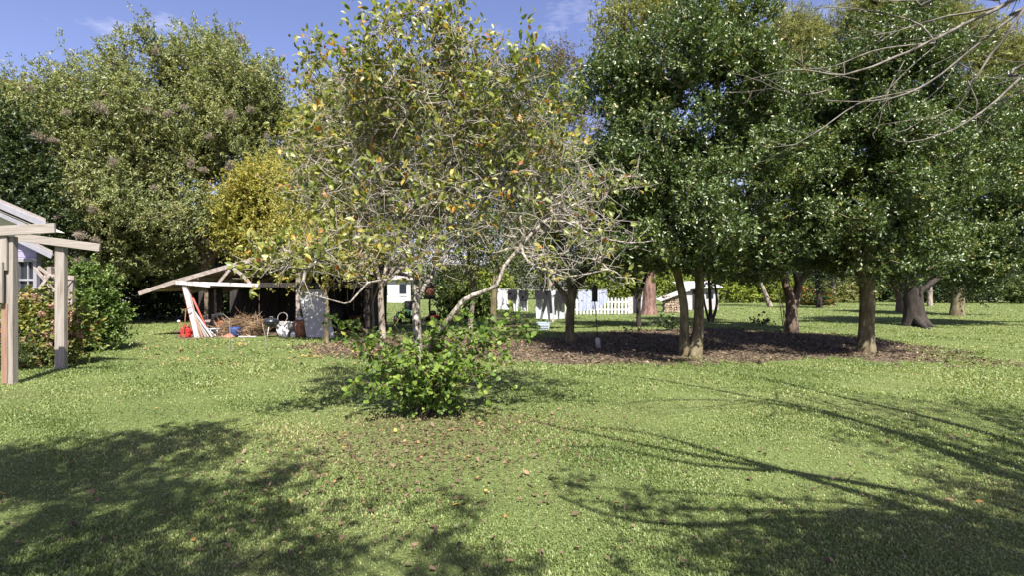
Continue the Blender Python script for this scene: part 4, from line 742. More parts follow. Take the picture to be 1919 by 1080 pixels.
    for (px, py, rr, n, h) in [(1720, 790, .5, 30, 5.6), (1850, 770, .6, 50, 5.6), (1620, 760, .4, 16, 5.4), (1880, 850, .6, 70, 5.6), (1640, 830, .3, 12, 5.0), (1900, 1000, .5, 80, 5.2), (1780, 1030, .5, 90, 5.2), (1650, 1050, .5, 80, 5.4), (1400, 1060, .35, 50, 5.0), (1919, 1060, .7, 140, 5.4), (1760, 1075, .5, 110, 5.2), (1560, 1075, .4, 60, 5.2), (1960, 930, .7, 110, 5.6), (1480, 1000, .18, 18, 4.8), (1940, 800, .6, 80, 5.6), (1080, 915, .12, 10, 4.5), (1190, 955, .1, 9, 4.5), (1290, 955, .12, 10, 4.5), (1880, 930, .4, 40, 5.4)]:
        q = GP(px, py); c = np.array([q[0] - SH[0] * k * h, q[1] - SH[1] * k * h, h]); cl.append(c + g.normal(size=(n, 3)) * rr * np.array([.8, .6, .5]))
    att = np.concatenate(cl); V, F, rn = sprays(att, base, g, 2, 6, .08, .2, .08, .045); part_np('crown', V, F, M['lf_mid'], root, rn)
    # fine twigs carrying those leaves
    tw = []
    for c in cl:
        m = c.mean(0)
        for a in c[::2]: tw.append((np.array([m, (m + a) / 2 + g.normal(size=3) * .04, a]), np.array([.008, .005, .002]), 3))
        tw.append((np.array([fork, (fork + m) / 2 + [0, 0, .3], m]), np.array([.03, .02, .01]), 5))
    V, F = tubes_np(tw); part_np('branches', V, F, M['bark_twig'], root, smooth=True)
bare_tree()
def shade_tree():
    g = np.random.default_rng(202); k = 1 / math.tan(R(SUN_EL)); h = 6.5; bl = []
    for (px, py, r) in [(60, 900, .75), (0, 960, .8), (150, 870, .7), (230, 835, .55), (330, 830, .6), (390, 850, .5), (120, 1000, .6), (260, 920, .55), (420, 910, .5), (350, 980, .6), (480, 960, .42), (200, 1060, .6), (500, 1040, .45), (650, 1040, .35), (780, 1050, .33), (900, 1060, .3), (560, 880, .2), (300, 1060, .45), (650, 930, .16), (740, 985, .18), (30, 860, .5), (-80, 900, .8), (720, 900, .12), (860, 960, .15), (1000, 1070, .22)]:
        q = GP(px, py); hh = h + g.normal() * .35; bl.append((np.array([q[0] - SH[0] * k * hh, q[1] - SH[1] * k * hh, hh]), np.array([r, r * 1.15, r * .55])))
    b = np.array([-4.5, -2.2, 0.0]); tr = [(np.array([b, b + [.05, .05, 2.5], b + [.2, .3, 4.5], b + [.6, .9, 6.0]]), [.22, .18, .14, .06])]
    tree('shade_tree', 'leafy tree standing behind the viewer on the left, shading the near lawn', 'tree', b, tr, bl, 400, M['bark_brown'], M['lf_mid'], seed=203, ns=6, nl=8, spread=.12, slen=.22, L=.09, Wd=.05)
shade_tree()

# ------------------------------------------------------------------ wooden frame with two posts on the left
def arbor():
    b1 = GP(14, 722); b2 = GP(109, 696); d1, d2 = b1[1], b2[1]; s1, s2 = d1 / FPX, d2 / FPX
    root = thing('garden_arbor', (b1 + b2) / 2, 'unfinished weathered timber arbor with two posts and cantilevered beams', 'arbor')
    z1 = W(0, 440, d1)[2]; z2 = W(0, 447, d2)[2]
    x = (17 - 960) * s1
    MB().box([x - .02, d1 + .055, z1 / 2 - .03], [.165, .11, z1 + .02], bev=.006).part('post', M['wood'], root)
    MB().box([(9 - 960) * s1, d1 - .03, W(0, 473, d1)[2]], [.15, .04, 68 * s1], bev=.005).part('cleat', M['wood'], root)
    MB().box([(7 - 960) * s1, d1 - .075, W(0, 530, d1)[2]], [.12, .04, 78 * s1], bev=.005).part('cleat', M['wood'], root)
    MB().box([(9.5 - 960) * s1, d1 - .008, W(0, 645, d1)[2]], [.10, .014, 150 * s1], bev=.003).part('stain_board', M['wooddark'], root)
    MB().box([(109 - 960) * s2, d2 + .08, z2 / 2 - .03], [.185, .10, z2 + .02], bev=.006).part('post', M['wood'], root)
    # beams lie along x, tilted a little, running slightly away from the viewer
    def bm(p0, p1, d0, d1_, th):
        a = W(*p0, d0); c = W(*p1, d1_); MB().beam(a, c, .045, th, bev=.005).part('beam', M['woodh'], root)
    bm((-160, 441), (104, 427), d1 - .14, d1 - .02, .16)
    bm((30, 443), (188, 464), d2 - .03, d2 - .03, .15)
arbor()

# ------------------------------------------------------------------ house corner
def house():
    d = 14.5; root = thing('house', GP(-100, 655) * [1, 1, 0], 'lavender-sided house corner with grey shingle roof and white window', 'house')
    def X(px, D=d): return (px - 960) / FPX * D
    def Z(py, D=d): return CAMH + (540 - py) / FPX * D
    xr = X(72)
    # side wall facing the viewer in clapboards, and a return wall
    mb = MB(); z = 0.0
    while z < Z(455):
        mb.box([xr - 3.0, d + .02, z + .075], [6.0, .14, .148], rot=np.array(Matrix.Rotation(R(-3), 3, 'X'))); z += .15
    mb.part('wall', M['siding'], root)
    # main roof: hip slope rising to the left, with fascia board and soffit
    e = np.array([X(86, 13.9), 13.9, Z(416, 13.9)]); l = np.array([X(-260, 13.9), 13.9, Z(286, 13.9) + .25])
    dr = unit(e - l)
    P = [l, e, e + [-7.4, 7.5, 0], l + [-7.4, 7.5, 0]]
    MB().prism(P, np.array([0, 0, .0]), np.array([0, 0, .09])).part('roof', M['shingle'], root)
    f = MB().beam(l + [0, -.012, -.07], e + [.0, -.012, -.07], .03, .15, up=(0, 0, 1), bev=.004).part('fascia', M['trim'], root)
    MB().beam(l + [0, .05, -.26], e + [-.15, .05, -.26], .05, .10, bev=.004).part('rake_trim', M['trim'], root)
    MB().prism([l + [0, .02, -.215], e + [-.02, .02, -.215], e + [-.02, .62, -.215], l + [0, .62, -.215]], np.array([0, 0, 0.0]), np.array([0, 0, .012])).part('soffit', M['soffit'], root)
    # gable filling above the wall
    MB().prism([[xr - 6, d - .02, Z(455)], [xr, d - .02, Z(455)], [xr, d - .02, Z(424)], [xr - 6, d - .02, Z(424) + 2.0]], np.array([0, 0, 0]), np.array([0, .08, 0])).part('gable', M['soffit'], root)
    # lower porch roof
    e2 = np.array([X(99, 14.0), 14.0, Z(474, 14.0)]); l2 = np.array([X(30, 14.0), 14.0, Z(440, 14.0)])
    MB().prism([l2, e2, e2 + [-2.6, 2.8, 0], l2 + [-2.6, 2.8, 0]], np.array([0, 0, 0]), np.array([0, 0, .06])).part('porch_roof', M['shingle'], root)
    MB().beam(l2 + [0, -.01, -.08], e2 + [0, -.01, -.08], .03, .13, bev=.004).part('porch_fascia', M['trim'], root)
    # window
    D = d - .10; x0, x1, z0, z1 = X(34, D), X(69, D), Z(562, D), Z(487, D)
    wf = MB()
    for (a, c, sx, sz) in [((x0 + x1) / 2, z1, x1 - x0 + .10, .10), ((x0 + x1) / 2, z0, x1 - x0 + .14, .12)]: wf.box([a, D, c], [sx, .12, sz], bev=.006)
    for a in (x0, x1): wf.box([a, D + .003, (z0 + z1) / 2], [.09, .12, z1 - z0 - .11], bev=.006)
    wf.box([(x0 + x1) / 2, D + .02, (z0 + z1) / 2], [x1 - x0 - .09, .07, .05]); wf.box([(x0 + x1) / 2 + .02, D + .024, z1 - .35], [.03, .06, .6])
    w_ = wf.part('window', M['trim'], root)
    MB().box([(x0 + x1) / 2, D + .045, (z0 + z1) / 2], [x1 - x0 - .08, .015, z1 - z0 - .1]).part('pane', M['glass'], w_)
    MB().box([xr + .01, d - .07, Z(600)], [.10, .03, 2 * Z(600) - .2]).part('corner_board', M['trim'], root)
house()
def trellis():
    d = 13.2; root = thing('wooden_trellis', [W(110, 540, d)[0], d, 0], 'grey wooden trellis with crossed slats beside the house window', 'trellis')
    def p(px, py, o=0): return W(px, py, d + o)
    for px0, px1 in ((96, 95), (131, 136)):
        a = p(px0, 540); a[2] = 0; MB().beam(a, p(px1, 500 if px0 < 100 else 522), .10, .10, up=(0, 1, 0)).part('post', M['shedwood'], root)
    MB().beam(p(84, 517, -.075), p(140, 521, -.075), .04, .10).part('rail', M['shedwood'], root)
    for (a, b_, o) in [((66, 503), (103, 547), -.13), ((72, 500), (100, 521), -.10), ((60, 540), (92, 566), -.13), ((60, 560), (94, 515), -.17), ((122, 540), (138, 520), -.06)]:
        MB().beam(p(*a, o), p(*b_, o), .03, .07).part('slat', M['shedwood'], root)
trellis()

# ------------------------------------------------------------------ open shed
SD = 18.0
def shed():
    d = SD; root = thing('open_shed', GP(470, 633), 'sagging open-fronted shed with rusty tin roof on white posts', 'shed')
    def p(px, py, o=0.0): return W(px, py, d + o)
    eL = p(262, 550); rg = p(575, 457); eR = p(705, 512)
    bk = np.array([.55, 4.2, -.12])     # roof runs back and sags
    bkL = np.array([1.15, 4.4, .05])
    def sheet(a, c, ba, bc, name):
        # corrugated sheet
        n = 46; m = 2; V = []; F = []
        for i in range(n * 4 + 1):
            t = i / (n * 4)
            for j in range(m + 1):
                s = j / m; q = (a + (c - a) * s) * (1 - t) + (a + ba + (c + bc - a - ba) * s) * t; q = q + [0, 0, .018 * math.cos(i * math.pi / 2)]; V.append(q)
        for i in range(n * 4):
            for j in range(m): F.append((i * 3 + j, i * 3 + j + 1, i * 3 + j + 4, i * 3 + j + 3))
        part_np(name, np.array(V), np.array(F), M['tin'], root)
    sheet(eL + [0, 0, .05], rg + [0, 0, .05], bkL, bk, 'roof'); sheet(rg + [0, 0, .052], eR + [0, 0, .05], bk, bk, 'roof')
    mid = p(330, 528.5)
    MB().beam(eL + [0, -.03, -.02], p(330, 527) + [0, -.03, -.015], .045, .13).part('fascia', M['shedwood'], root)
    MB().beam(p(326, 530) + [0, -.07, 0], rg + [0, -.07, -.02], .045, .13).part('fascia', M['shedwood'], root)
    MB().beam(rg + [0, -.03, -.02], eR + [0, -.03, -.02], .045, .13).part('fascia', M['shedwood'], root)
    for k in range(1, 6):   # purlins seen from below, running back
        t = k / 6.0; a = eL + (rg - eL) * t; c = a + bkL * (1 - t) + bk * t
        MB().beam(a + [0, .02, -.05], c + [0, 0, -.05], .05, .09).part('purlin', M['shedwood'], root)
    for o in (.35, .7):    # rafters behind
        MB().beam(eL + bkL * o + [0, 0, -.12], rg + bk * o + [0, 0, -.12], .05, .10).part('rafter', M['shedwood'], root)
    # front post: white face, red left side
    a = p(372, 634); c = p(346, 528); a[2] = -.05
    MB().beam(a, c, .15, .13, up=(0, 1, 0), bev=.006).part('post', M['white_old'], root)
    MB().beam(a + [-.095, .01, 0], c + [-.088, .01, 0], .014, .13, up=(0, 1, 0), bev=0).part('post_side', M['redside'], root)
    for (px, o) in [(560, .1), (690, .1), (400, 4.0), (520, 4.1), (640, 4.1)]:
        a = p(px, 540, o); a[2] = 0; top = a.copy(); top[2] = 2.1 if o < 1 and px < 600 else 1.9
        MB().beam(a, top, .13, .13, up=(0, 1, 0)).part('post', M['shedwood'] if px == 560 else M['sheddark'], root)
    MB().beam(p(330, 530, -.10), p(485, 535, -.10), .05, .11).part('tie_beam', M['white_old'], root)
    MB().beam(p(348, 532.5, -.16), p(394, 537, -.16), .03, .06).part('batten', M['white_old'], root)
    MB().beam(p(485, 534, -.02), p(700, 535, 0), .05, .15).part('tie_beam', M['sheddark'], root)
    MB().beam(p(411, 530, -.06), p(431, 506, -.06), .06, .09).part('brace', M['shedwood'], root)
    MB().beam(p(438, 503, -.06), p(455, 516, -.06), .06, .09).part('brace', M['shedwood'], root)
    MB().beam(p(455, 516, -.06), p(470, 532, -.06), .06, .09).part('brace', M['shedwood'], root)
    # back wall of dark boards with gaps
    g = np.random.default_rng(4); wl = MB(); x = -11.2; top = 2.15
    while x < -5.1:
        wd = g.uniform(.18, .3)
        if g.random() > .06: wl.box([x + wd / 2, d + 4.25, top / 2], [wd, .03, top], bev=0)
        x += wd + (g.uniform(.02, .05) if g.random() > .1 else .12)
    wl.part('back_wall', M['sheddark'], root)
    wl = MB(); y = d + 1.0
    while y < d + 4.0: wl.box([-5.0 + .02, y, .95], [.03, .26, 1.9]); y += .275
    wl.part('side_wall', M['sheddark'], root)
    for (px) in (378, 396, 412): 
        a = p(px, 540, 2.6); a[2] = 0; t_ = a.copy(); t_[2] = 1.75; MB().beam(a, t_, .2, .03, up=(0, 1, 0)).part('stud', M['sheddark'], root)
shed()
def shed_things():
    d = SD; s = d / FPX
    def p(px, py, o=0.0): return W(px, py, d + o)
    def gnd(px, o=0.0): q = p(px, 540, o); q[2] = 0; return q
    # gas can
    b = gnd(349, -.12); t = thing('gas_can', b, 'red plastic fuel can standing in front of the leaning shed post', 'fuel can'); 
    m = MB().box(b + [0, 0, .16], [.27, .18, .31], bev=.035); m.box(b + [0, 0, .335], [.17, .13, .05], bev=.02); m.part('body', M['red'], t)
    for zz in (.09, .2): MB().box(b + [0, 0, zz], [.278, .188, .016], bev=.004).part('ridge', M['red'], t)
    MB().tube(smooth_poly([b + [-.09, 0, .33], b + [-.07, 0, .41], b + [.05, 0, .41], b + [.07, 0, .34]], None, .03), .014, 8).part('handle', M['red'], t, True)
    MB().lathe(b + [.095, 0, .31], [(.032, 0), (.032, .04), (.02, .05), (.014, .09)], 12).part('cap', M['black'], t, True)
    # garden tool with short cross grip leaning on post
    b = gnd(345, -.28); t = thing('garden_fork', b, 'rusty long-handled digging tool upright before the red fuel can', 'garden tool')
    MB().tube([b + [0, 0, .0], b + [.03, .06, .92]], .014, 8).part('handle', M['rust'], t, True); MB().tube([b + [-.02, .05, .9], b + [.17, .09, .97]], .016, 8).part('grip', M['rust'], t, True); MB().box(b + [-.0, 0, .06], [.10, .02, .12], bev=.006).part('blade', M['rust'], t)
    b = gnd(339, -.05); t = thing('lopper', b, 'small tool with pale grip poking out left of the leaning white post', 'garden tool'); MB().tube([b + [0, 0, 0], b + [-.02, .02, .5]], .012, 6).part('handle', M['rust'], t, True); MB().lathe(b + [-.02, .02, .5], [(.02, 0), (.045, .03), (.045, .07), (.02, .1)], 10, axis=(-1, 0, .3)).part('grip', M['white_old'], t, True)
    # planks leaning on the post
    tops = [(359, 580), (361, 584), (362, 588), (359, 577), (364, 594)]; bots = [(380, 634), (386, 634), (391, 633), (398, 631), (406, 629)]; mats = ['wooddark', 'shedwood', 'metal', 'panel', 'metal']
    labs = ['dark brown plank leaning right behind the white shed post', 'grey-pink plank leaning next to the brown one', 'thin silvery pipe-like board in the leaning bundle', 'pale whitish plank, longest of the leaning bundle', 'outermost silvery plank of the leaning bundle, lowest angle']
    for i in range(5):
        a = gnd(bots[i][0], -.12 + .05 * i); c = p(*tops[i], .10 + .03 * i); MB().beam(a + [0, 0, .01], c, .06 if i in (0, 1, 3) else .045, .025, up=(0, 1, 0)).part('plank', M[mats[i]], None, at=a); o = bpy.context.scene.collection.objects[-1]; tag(o, labs[i], 'plank', 'planks leaning on the shed post')
    a = gnd(395, .12); o = MB().tube([a + [0, 0, .0], p(352, 538, .16)], .03, 10).part('red_pole', M['redpole'], None, True, at=a); tag(o, 'long faded red pole slanting under the shed roof', 'pole')
    # bench
    b = gnd(394, 1.0); t = thing('work_bench', b, 'cluttered old plank workbench under the shed roof', 'bench'); D = d + 1.0; hz = W(0, 600, D)[2]
    MB().box(b + [0, .2, hz - .03], [.85, .5, .05], bev=.006).part('top', M['shedwood'], t); MB().box(b + [0, -.06, hz - .12], [.8, .03, .13], bev=.004).part('apron', M['shedwood'], t)
    for x in (-.36, .36):
        for y in (0, .4): MB().box(b + [x, y, (hz - .06) / 2], [.07, .07, hz - .06], bev=.006).part('leg', M['shedwood'], t)
    tp = b + [0, .15, hz - .005]
    def small(name, lab, cat, off, prof, mat, k=14): o = MB().lathe(tp + off, prof, k).part(name, M[mat], None, True, at=tp + off); tag(o, lab, cat)
    small('bucket', 'small white bucket on the workbench', 'bucket', [-.2, -.1, 0], [(.06, 0), (.075, .13), (.08, .135), (.07, .13), (.056, .012)], 'white_old')
    small('tin', 'white paint tin on the workbench, right of the red pole', 'tin', [.12, -.1, 0], [(.08, 0), (.08, .16), (.084, .165), (.084, .175), (.06, .175)], 'white_old')
    small('jar', 'pinkish pot on the left end of the workbench', 'pot', [-.36, 0, 0], [(.04, 0), (.07, .06), (.07, .14), (.045, .18), (.05, .2)], 'brick')
    small('pot', 'small red pot on the back of the workbench', 'pot', [.2, .15, 0], [(.05, 0), (.08, .12), (.085, .14), (.07, .14)], 'red')
    # tyre leaning
    c = gnd(411, .8) + [0, 0, .42]; t = thing('tyre', gnd(411, .8), 'worn black tyre leaning at the end of the workbench', 'tyre'); ax = unit(np.array([-.35, -1, .12])); q = np.array(Vector((0, 0, 1)).rotation_difference(Vector(ax)).to_matrix())
    V = []; F = []
    for i in range(28):
        for j in range(10):
            A_ = i * math.tau / 28; B_ = j * math.tau / 10; r_ = .30 + .085 * math.cos(B_); V.append([r_ * math.cos(A_), r_ * math.sin(A_), .07 * math.sin(B_)])
            F.append((i * 10 + j, ((i + 1) % 28) * 10 + j, ((i + 1) % 28) * 10 + (j + 1) % 10, i * 10 + (j + 1) % 10))
    MB().add(np.array(V) @ q.T + c + [0, 0, -.04], F).part('tread', M['black'], t, True); MB().lathe(c + [0, 0, -.04], [(.21, -.04), (.22, .0), (.2, .03), (.06, .04)], 20, axis=ax).part('rim', M['rust'], t, True)
    # brush pile
    g = np.random.default_rng(17); b = gnd(450, .6); n = 1400; tt = g.random(n)
    C = b + np.stack([(g.random(n) - .5) * 1.25, g.normal(size=n) * .3, .04 + .62 * tt], 1); C[:, 0] += (C[:, 2] - .3) * .5; C[:, 2] *= 1 - .5 * np.clip(np.abs(C[:, 0] - b[0]) / .9, 0, 1)
    A = unit(np.stack([g.normal(size=n) + .7, g.normal(size=n) * .5, g.normal(size=n) * .4 + .15], 1)); V, F = leaves(C, A, g.normal(size=(n, 3)), .42 * g.uniform(.4, 1.2, n), .016, .3, .05); V[:, 2] = np.maximum(V[:, 2], .012)
    o = part_np('brush_pile', V, F, M['twig_dry'], None, np.repeat(g.random(n), 2), at=b); tag(o, 'brown heap of dry cut twigs in front of the shed', 'brush pile')
    o = MB().lathe(gnd(441, .1), [(.12, 0), (.17, .08), (.185, .2), (.17, .3), (.15, .33), (.13, .3)], 20).part('blue_tub', M['blue'], None, True, at=gnd(441, .1)); tag(o, 'round dark blue tub beside the twig heap', 'tub')
    o = MB().lathe(gnd(430, -.05), [(.21, 0), (.17, .05), (.1, .11), (.03, .14)], 14).part('clay_heap', M['brick'], None, True, at=gnd(430, -.05)); tag(o, 'small mound of orange clay before the blue tub', 'clay heap')
    a = gnd(448, -.05); o = MB().beam(a + [0, 0, .025], gnd(481, 0) + [0, 0, .025], .12, .03).part('white_board', M['white_old'], None, at=a); tag(o, 'whitish board lying flat on the shed floor edge', 'board')
    # white junk
    b = gnd(404, .2); t = thing('plant_stand', b, 'upturned pale green plant stand lying beside the leaning planks', 'plant stand')
    MB().box(b + [0, 0, .26], [.32, .25, .03], bev=.01).part('shelf', M['basket'], t)
    for x in (-.13, .13):
        for y in (-.1, .1): MB().tube([b + [x, y, 0], b + [x * .8, y, .27]], .012, 6).part('leg', M['metal'], t, True)
    # kettle grill
    b = gnd(509, -.02); t = thing('kettle_grill', b, 'black kettle grill on three pale legs before the dark shed', 'grill'); z = .46
    MB().lathe(b + [0, 0, z], [(.05, -.14), (.17, -.09), (.235, 0), (.24, .02), (.2, .02)], 24).part('bowl', M['kettle'], t, True); MB().lathe(b + [0, 0, z + .022], [(.245, 0), (.23, .06), (.16, .12), (.05, .145)], 24).part('lid', M['kettle'], t, True)
    for a_ in (math.pi * 1.45, math.pi * .05, math.pi * .8): MB().tube([b + [.13 * math.cos(a_), .13 * math.sin(a_), z - .09], b + [.24 * math.cos(a_), .24 * math.sin(a_), 0]], .014, 8).part('leg', M['white_old'], t, True)
    MB().tube(smooth_poly([b + [-.05, 0, z + .16], b + [-.04, 0, z + .20], b + [.04, 0, z + .20], b + [.05, 0, z + .16]], None, .02), .008, 6).part('handle', M['shedwood'], t, True)
    # bags and boxes
    def lump(name, lab, cat, c, r, mat, sd):
        g = np.random.default_rng(sd); V = []; F = []; nu, nv = 18, 12; ph = g.uniform(0, 6, 6)
        for j in range(nv + 1):
            v = j / nv * math.pi
            for i in range(nu):
                u = i / nu * math.tau; n_ = unit(np.array([math.sin(v) * math.cos(u), math.sin(v) * math.sin(u), math.cos(v)])); k = 1 + .10 * math.sin(5 * u + ph[0] + 3 * v) + .08 * math.sin(7 * v + ph[1] + 2 * u) + .05 * math.sin(11 * u + ph[2])
                q = n_ * r * k; q[2] = max(q[2], -r[2] * .75); V.append(q + c + [0, 0, r[2] * .75])
        for j in range(nv):
            for i in range(nu): F.append((j * nu + i, (j + 1) * nu + i, (j + 1) * nu + (i + 1) % nu, j * nu + (i + 1) % nu))
        o = MB().add(np.array(V), F).part(name, M[mat], None, True, at=c); tag(o, lab, cat)
    lump('sack', 'crumpled white plastic sack between the grill and the rusty barrel', 'sack', gnd(532, -.05), np.array([.17, .14, .2]), 'bag', 5)
    lump('sack', 'small white bundle at the foot of the rusty barrel', 'sack', gnd(550, -.12), np.array([.09, .08, .1]), 'bag', 6)
    b = gnd(532, .5); o = MB().box(b + [0, 0, .24], [.36, .3, .48], bev=.03).part('cooler', M['panel'], None, at=b); tag(o, 'pale grey box behind the white sack', 'box')
    b = gnd(548, .25); o = MB().lathe(b, [(.12, 0), (.125, .46), (.13, .48), (.11, .48)], 18).part('drum', M['metal'], None, True, at=b); tag(o, 'narrow pale grey drum just left of the rusty barrel', 'drum')
    b = gnd(564, .0); t = thing('barrel', b, 'rusty brown barrel in front of the grey panel', 'barrel'); MB().lathe(b, [(.185, 0), (.185, .17), (.195, .185), (.185, .2), (.185, .36), (.195, .375), (.185, .39), (.185, .54), (.165, .54)], 24).part('body', M['rust'], t, True)
    lump('rag_heap', 'bluish grey rag heap lying on top of the rusty barrel', 'rags', b + [0, 0, .535], np.array([.15, .14, .07]), 'metal', 8)
    P = smooth_poly([gnd(530, .3) + [.16 * math.cos(a), .05 * math.sin(a), .62 + .16 * math.sin(a)] for a in np.linspace(0, 6.2, 12)], None, .04); o = MB().tube(P, .012, 6).part('wire_hoop', M['shedwood'], None, True, at=gnd(530, .3)); tag(o, 'thin wire hoop hanging above the pale grey box', 'hoop')
    # grey panel leaning
    a, c, e, f = gnd(575, -.2), gnd(628, -.2), p(607, 543, .1), p(560, 543, .1)
    o = MB().prism([a, c, e, f], np.array([0, 0, 0]), np.array([0, .04, 0])).part('grey_panel', M['panel'], None, at=a); tag(o, 'large dull grey sheet panel propped against the shed front', 'panel')
    # brick pile with odd pieces right of shed
    dd = 21.0; g = np.random.default_rng(6); b = W(664, 540, dd); b[2] = 0; t = thing('brick_pile', b, 'knee-high heap of reddish bricks right of the shed', 'brick pile'); 
    def brick(c, a): MB().box(c, [.20, .10, .066], rot=np.array(Matrix.Rotation(a, 3, 'Z'))).part('brick', M['brick'], t)
    for lay in range(8):
        for i in range(5 - lay // 4):
            for j in range(2): brick(b + [(i - 2) * .23 * (1 - lay * .03) + g.normal() * .02, j * .12 - .06 + g.normal() * .01, .035 + lay * .0695], g.normal() * .12)
    for k in range(14): brick(b + [g.normal() * .5, -.3 + g.normal() * .2, .04], g.uniform(0, 3))
    b = W(636, 540, 20.5); b[2] = 0; lump('tarp_bundle', 'black tarpaulin bundle between the grey panel and the brick pile', 'tarpaulin', b, np.array([.35, .3, .62]), 'black', 12)
shed_things()

# ------------------------------------------------------------------ washing line between two trees
LD = 21.6
def washing():
    A, B = W(926, 541, 21.0), W(1196, 539, 22.0)
    P = np.array([A + (B - A) * t - [0, 0, .10 * 4 * t * (1 - t)] for t in np.linspace(0, 1, 24)])
    o = MB().tube(P, .008, 6).part('clothes_line', M['metal'], None, True, at=A); tag(o, 'thin clothesline strung between two trees', 'clothesline')
    def at(px):
        t = (px - 926) / 270.0; q = A + (B - A) * t; q[2] -= .10 * 4 * t * (1 - t); q[0] = (px - 960) / FPX * q[1]; return q
    G_ = 'washing hung on the clothesline'
    def sheet(x0, x1, ybot, mat, lab, name, cat, sd, ytilt=0, back=.0):
        g = np.random.default_rng(sd); a, c = at(x0), at(x1); a[1] += back; c[1] += back; nu, nv = 26, 12; V = []; F = []; ph = g.uniform(0, 6, 4)
        for i in range(nu + 1):
            u = i / nu; top = a + (c - a) * u; zb = CAMH + (540 - (ybot + ytilt * u)) / FPX * top[1]
            top[2] -= .03 * abs(math.sin(u * math.pi * 3))
            for j in range(nv + 1):
                v = j / nv; V.append([top[0] + .01 * math.sin(9 * v + ph[2]), top[1] + (.05 * math.sin(u * 17 + ph[0]) + .03 * math.sin(u * 31 + ph[1])) * (.3 + .7 * v), top[2] * (1 - v) + zb * v + .015 * math.sin(u * 8 + ph[3]) * v])
        for i in range(nu):
            for j in range(nv): q = i * (nv + 1) + j; F.append((q, q + nv + 1, q + nv + 2, q + 1))
        o = part_np(name, np.array(V), np.array(F), M[mat], None, np.random.default_rng(sd).random(len(F)), True, at=a); tag(o, lab, cat, G_); return o
    def shape(poly, px, dy, lab, name, cat, s, fwd=-.08):
        c = at(px); m = MB(); m.prism([[c[0] + x * s, c[1] + fwd, c[2] - z * s] for x, z in poly], np.array([0, -.012, 0]), np.array([0, .012, 0])); o = m.part(name, M['cloth_black'], None, at=c); tag(o, lab, cat, G_)
    sheet(933, 955, 581, 'cloth_white', 'white towel pegged at the left end of the clothesline', 'towel', 'towel', 1)
    sheet(962, 974, 585, 'cloth_white', 'narrow white cloth between two black shirts on the clothesline', 'towel', 'towel', 2)
    sheet(973, 990, 584, 'cloth_white', 'white cloth hanging behind a short black shirt', 'towel', 'towel', 3, back=.12)
    sheet(1005, 1059, 599, 'cloth_white', 'widest white bed sheet, behind the black trousers', 'sheet', 'bed sheet', 4, back=.15)
    sheet(1084, 1112, 585, 'cloth_blue', 'pale blue sheet left of the feeder on the clothesline', 'sheet', 'bed sheet', 5, -4)
    sheet(1113, 1140, 583, 'cloth_blue', 'pale blue sheet right of the feeder, sagging to a slant', 'sheet', 'bed sheet', 6, -16)
    shirt = [(-.5, 0), (-.15, .04), (.15, .04), (.5, 0), (.52, .75), (.45, 1.2), (.3, 1.25), (0, 1.3), (-.3, 1.25), (-.45, 1.2), (-.52, .75)]
    shape(shirt, 961, 0, 'black shirt hanging beside the leftmost white towel', 'shirt', 'shirt', .34); shape(shirt, 982, 0, 'short black shirt with rounded hem in front of white cloth', 'shirt', 'shirt', .34)
    shape([(-.5, 0), (.5, 0), (.5, .8), (.3, 1.0), (-.3, 1.0), (-.5, .8)], 1012, 0, 'small black top at the left edge of the wide white sheet', 'shirt', 'top', .36)
    shape([(-.24, 0), (.24, 0), (.28, .5), (.34, 1.7), (.16, 1.7), (.02, .62), (-.30, 1.62), (-.46, 1.55), (-.26, .5)], 1027, 0, 'black trousers with spread legs in front of the wide white sheet', 'trousers', 'trousers', .52, -.05)
    shape([(-.22, 0), (.22, 0), (.24, .5), (.2, 1.5), (.08, 1.5), (0, .6), (-.1, 1.5), (-.22, 1.5), (-.25, .5)], 1047, 0, 'slim black leggings on the right part of the wide white sheet', 'leggings', 'leggings', .52, -.05)
    shape(shirt, 1058, 0, 'black garment half hidden behind the vase-shaped tree trunk', 'shirt', 'shirt', .4)
    # laundry basket
    b = GP(1019, 619); t = thing('laundry_basket', b, 'pale blue plastic laundry basket on the grass under the washing', 'basket'); s = .46
    V = []; F = []; prof = [(.40, .0), (.44, .12), (.47, .25), (.50, .27), (.50, .285), (.46, .28), (.38, .02)]
    sq = [(1, .55), (1, -.55), (.9, -.65), (-.9, -.65), (-1, -.55), (-1, .55), (-.9, .65), (.9, .65)]
    for (k, z) in prof: V += [[x * k * .5, y * k * .5, z] for x, y in sq]
    for i in range(len(prof) - 1):
        for j in range(8): F.append((i * 8 + j, i * 8 + (j + 1) % 8, i * 8 + 8 + (j + 1) % 8, i * 8 + 8 + j))
    F.append(tuple(range(7, -1, -1))); F.append(tuple(range(48, 56)))
    MB().add(np.array(V) * [1.0, 1.0, 1.0] + b, F).part('tub', M['basket'], t)
    for zz in (.08, .16): MB().box(b + [0, -.145 - zz * .08, zz], [.36, .012, .014]).part('slot_band', M['metal'], t)
    for x in (-.25, .25): MB().tube([b + [x * .93, -.07, .265], b + [x * 1.06, -.06, .25], b + [x * 1.06, .06, .25], b + [x * .93, .07, .265]], .012, 6).part('handle', M['basket'], t, True)
washing()

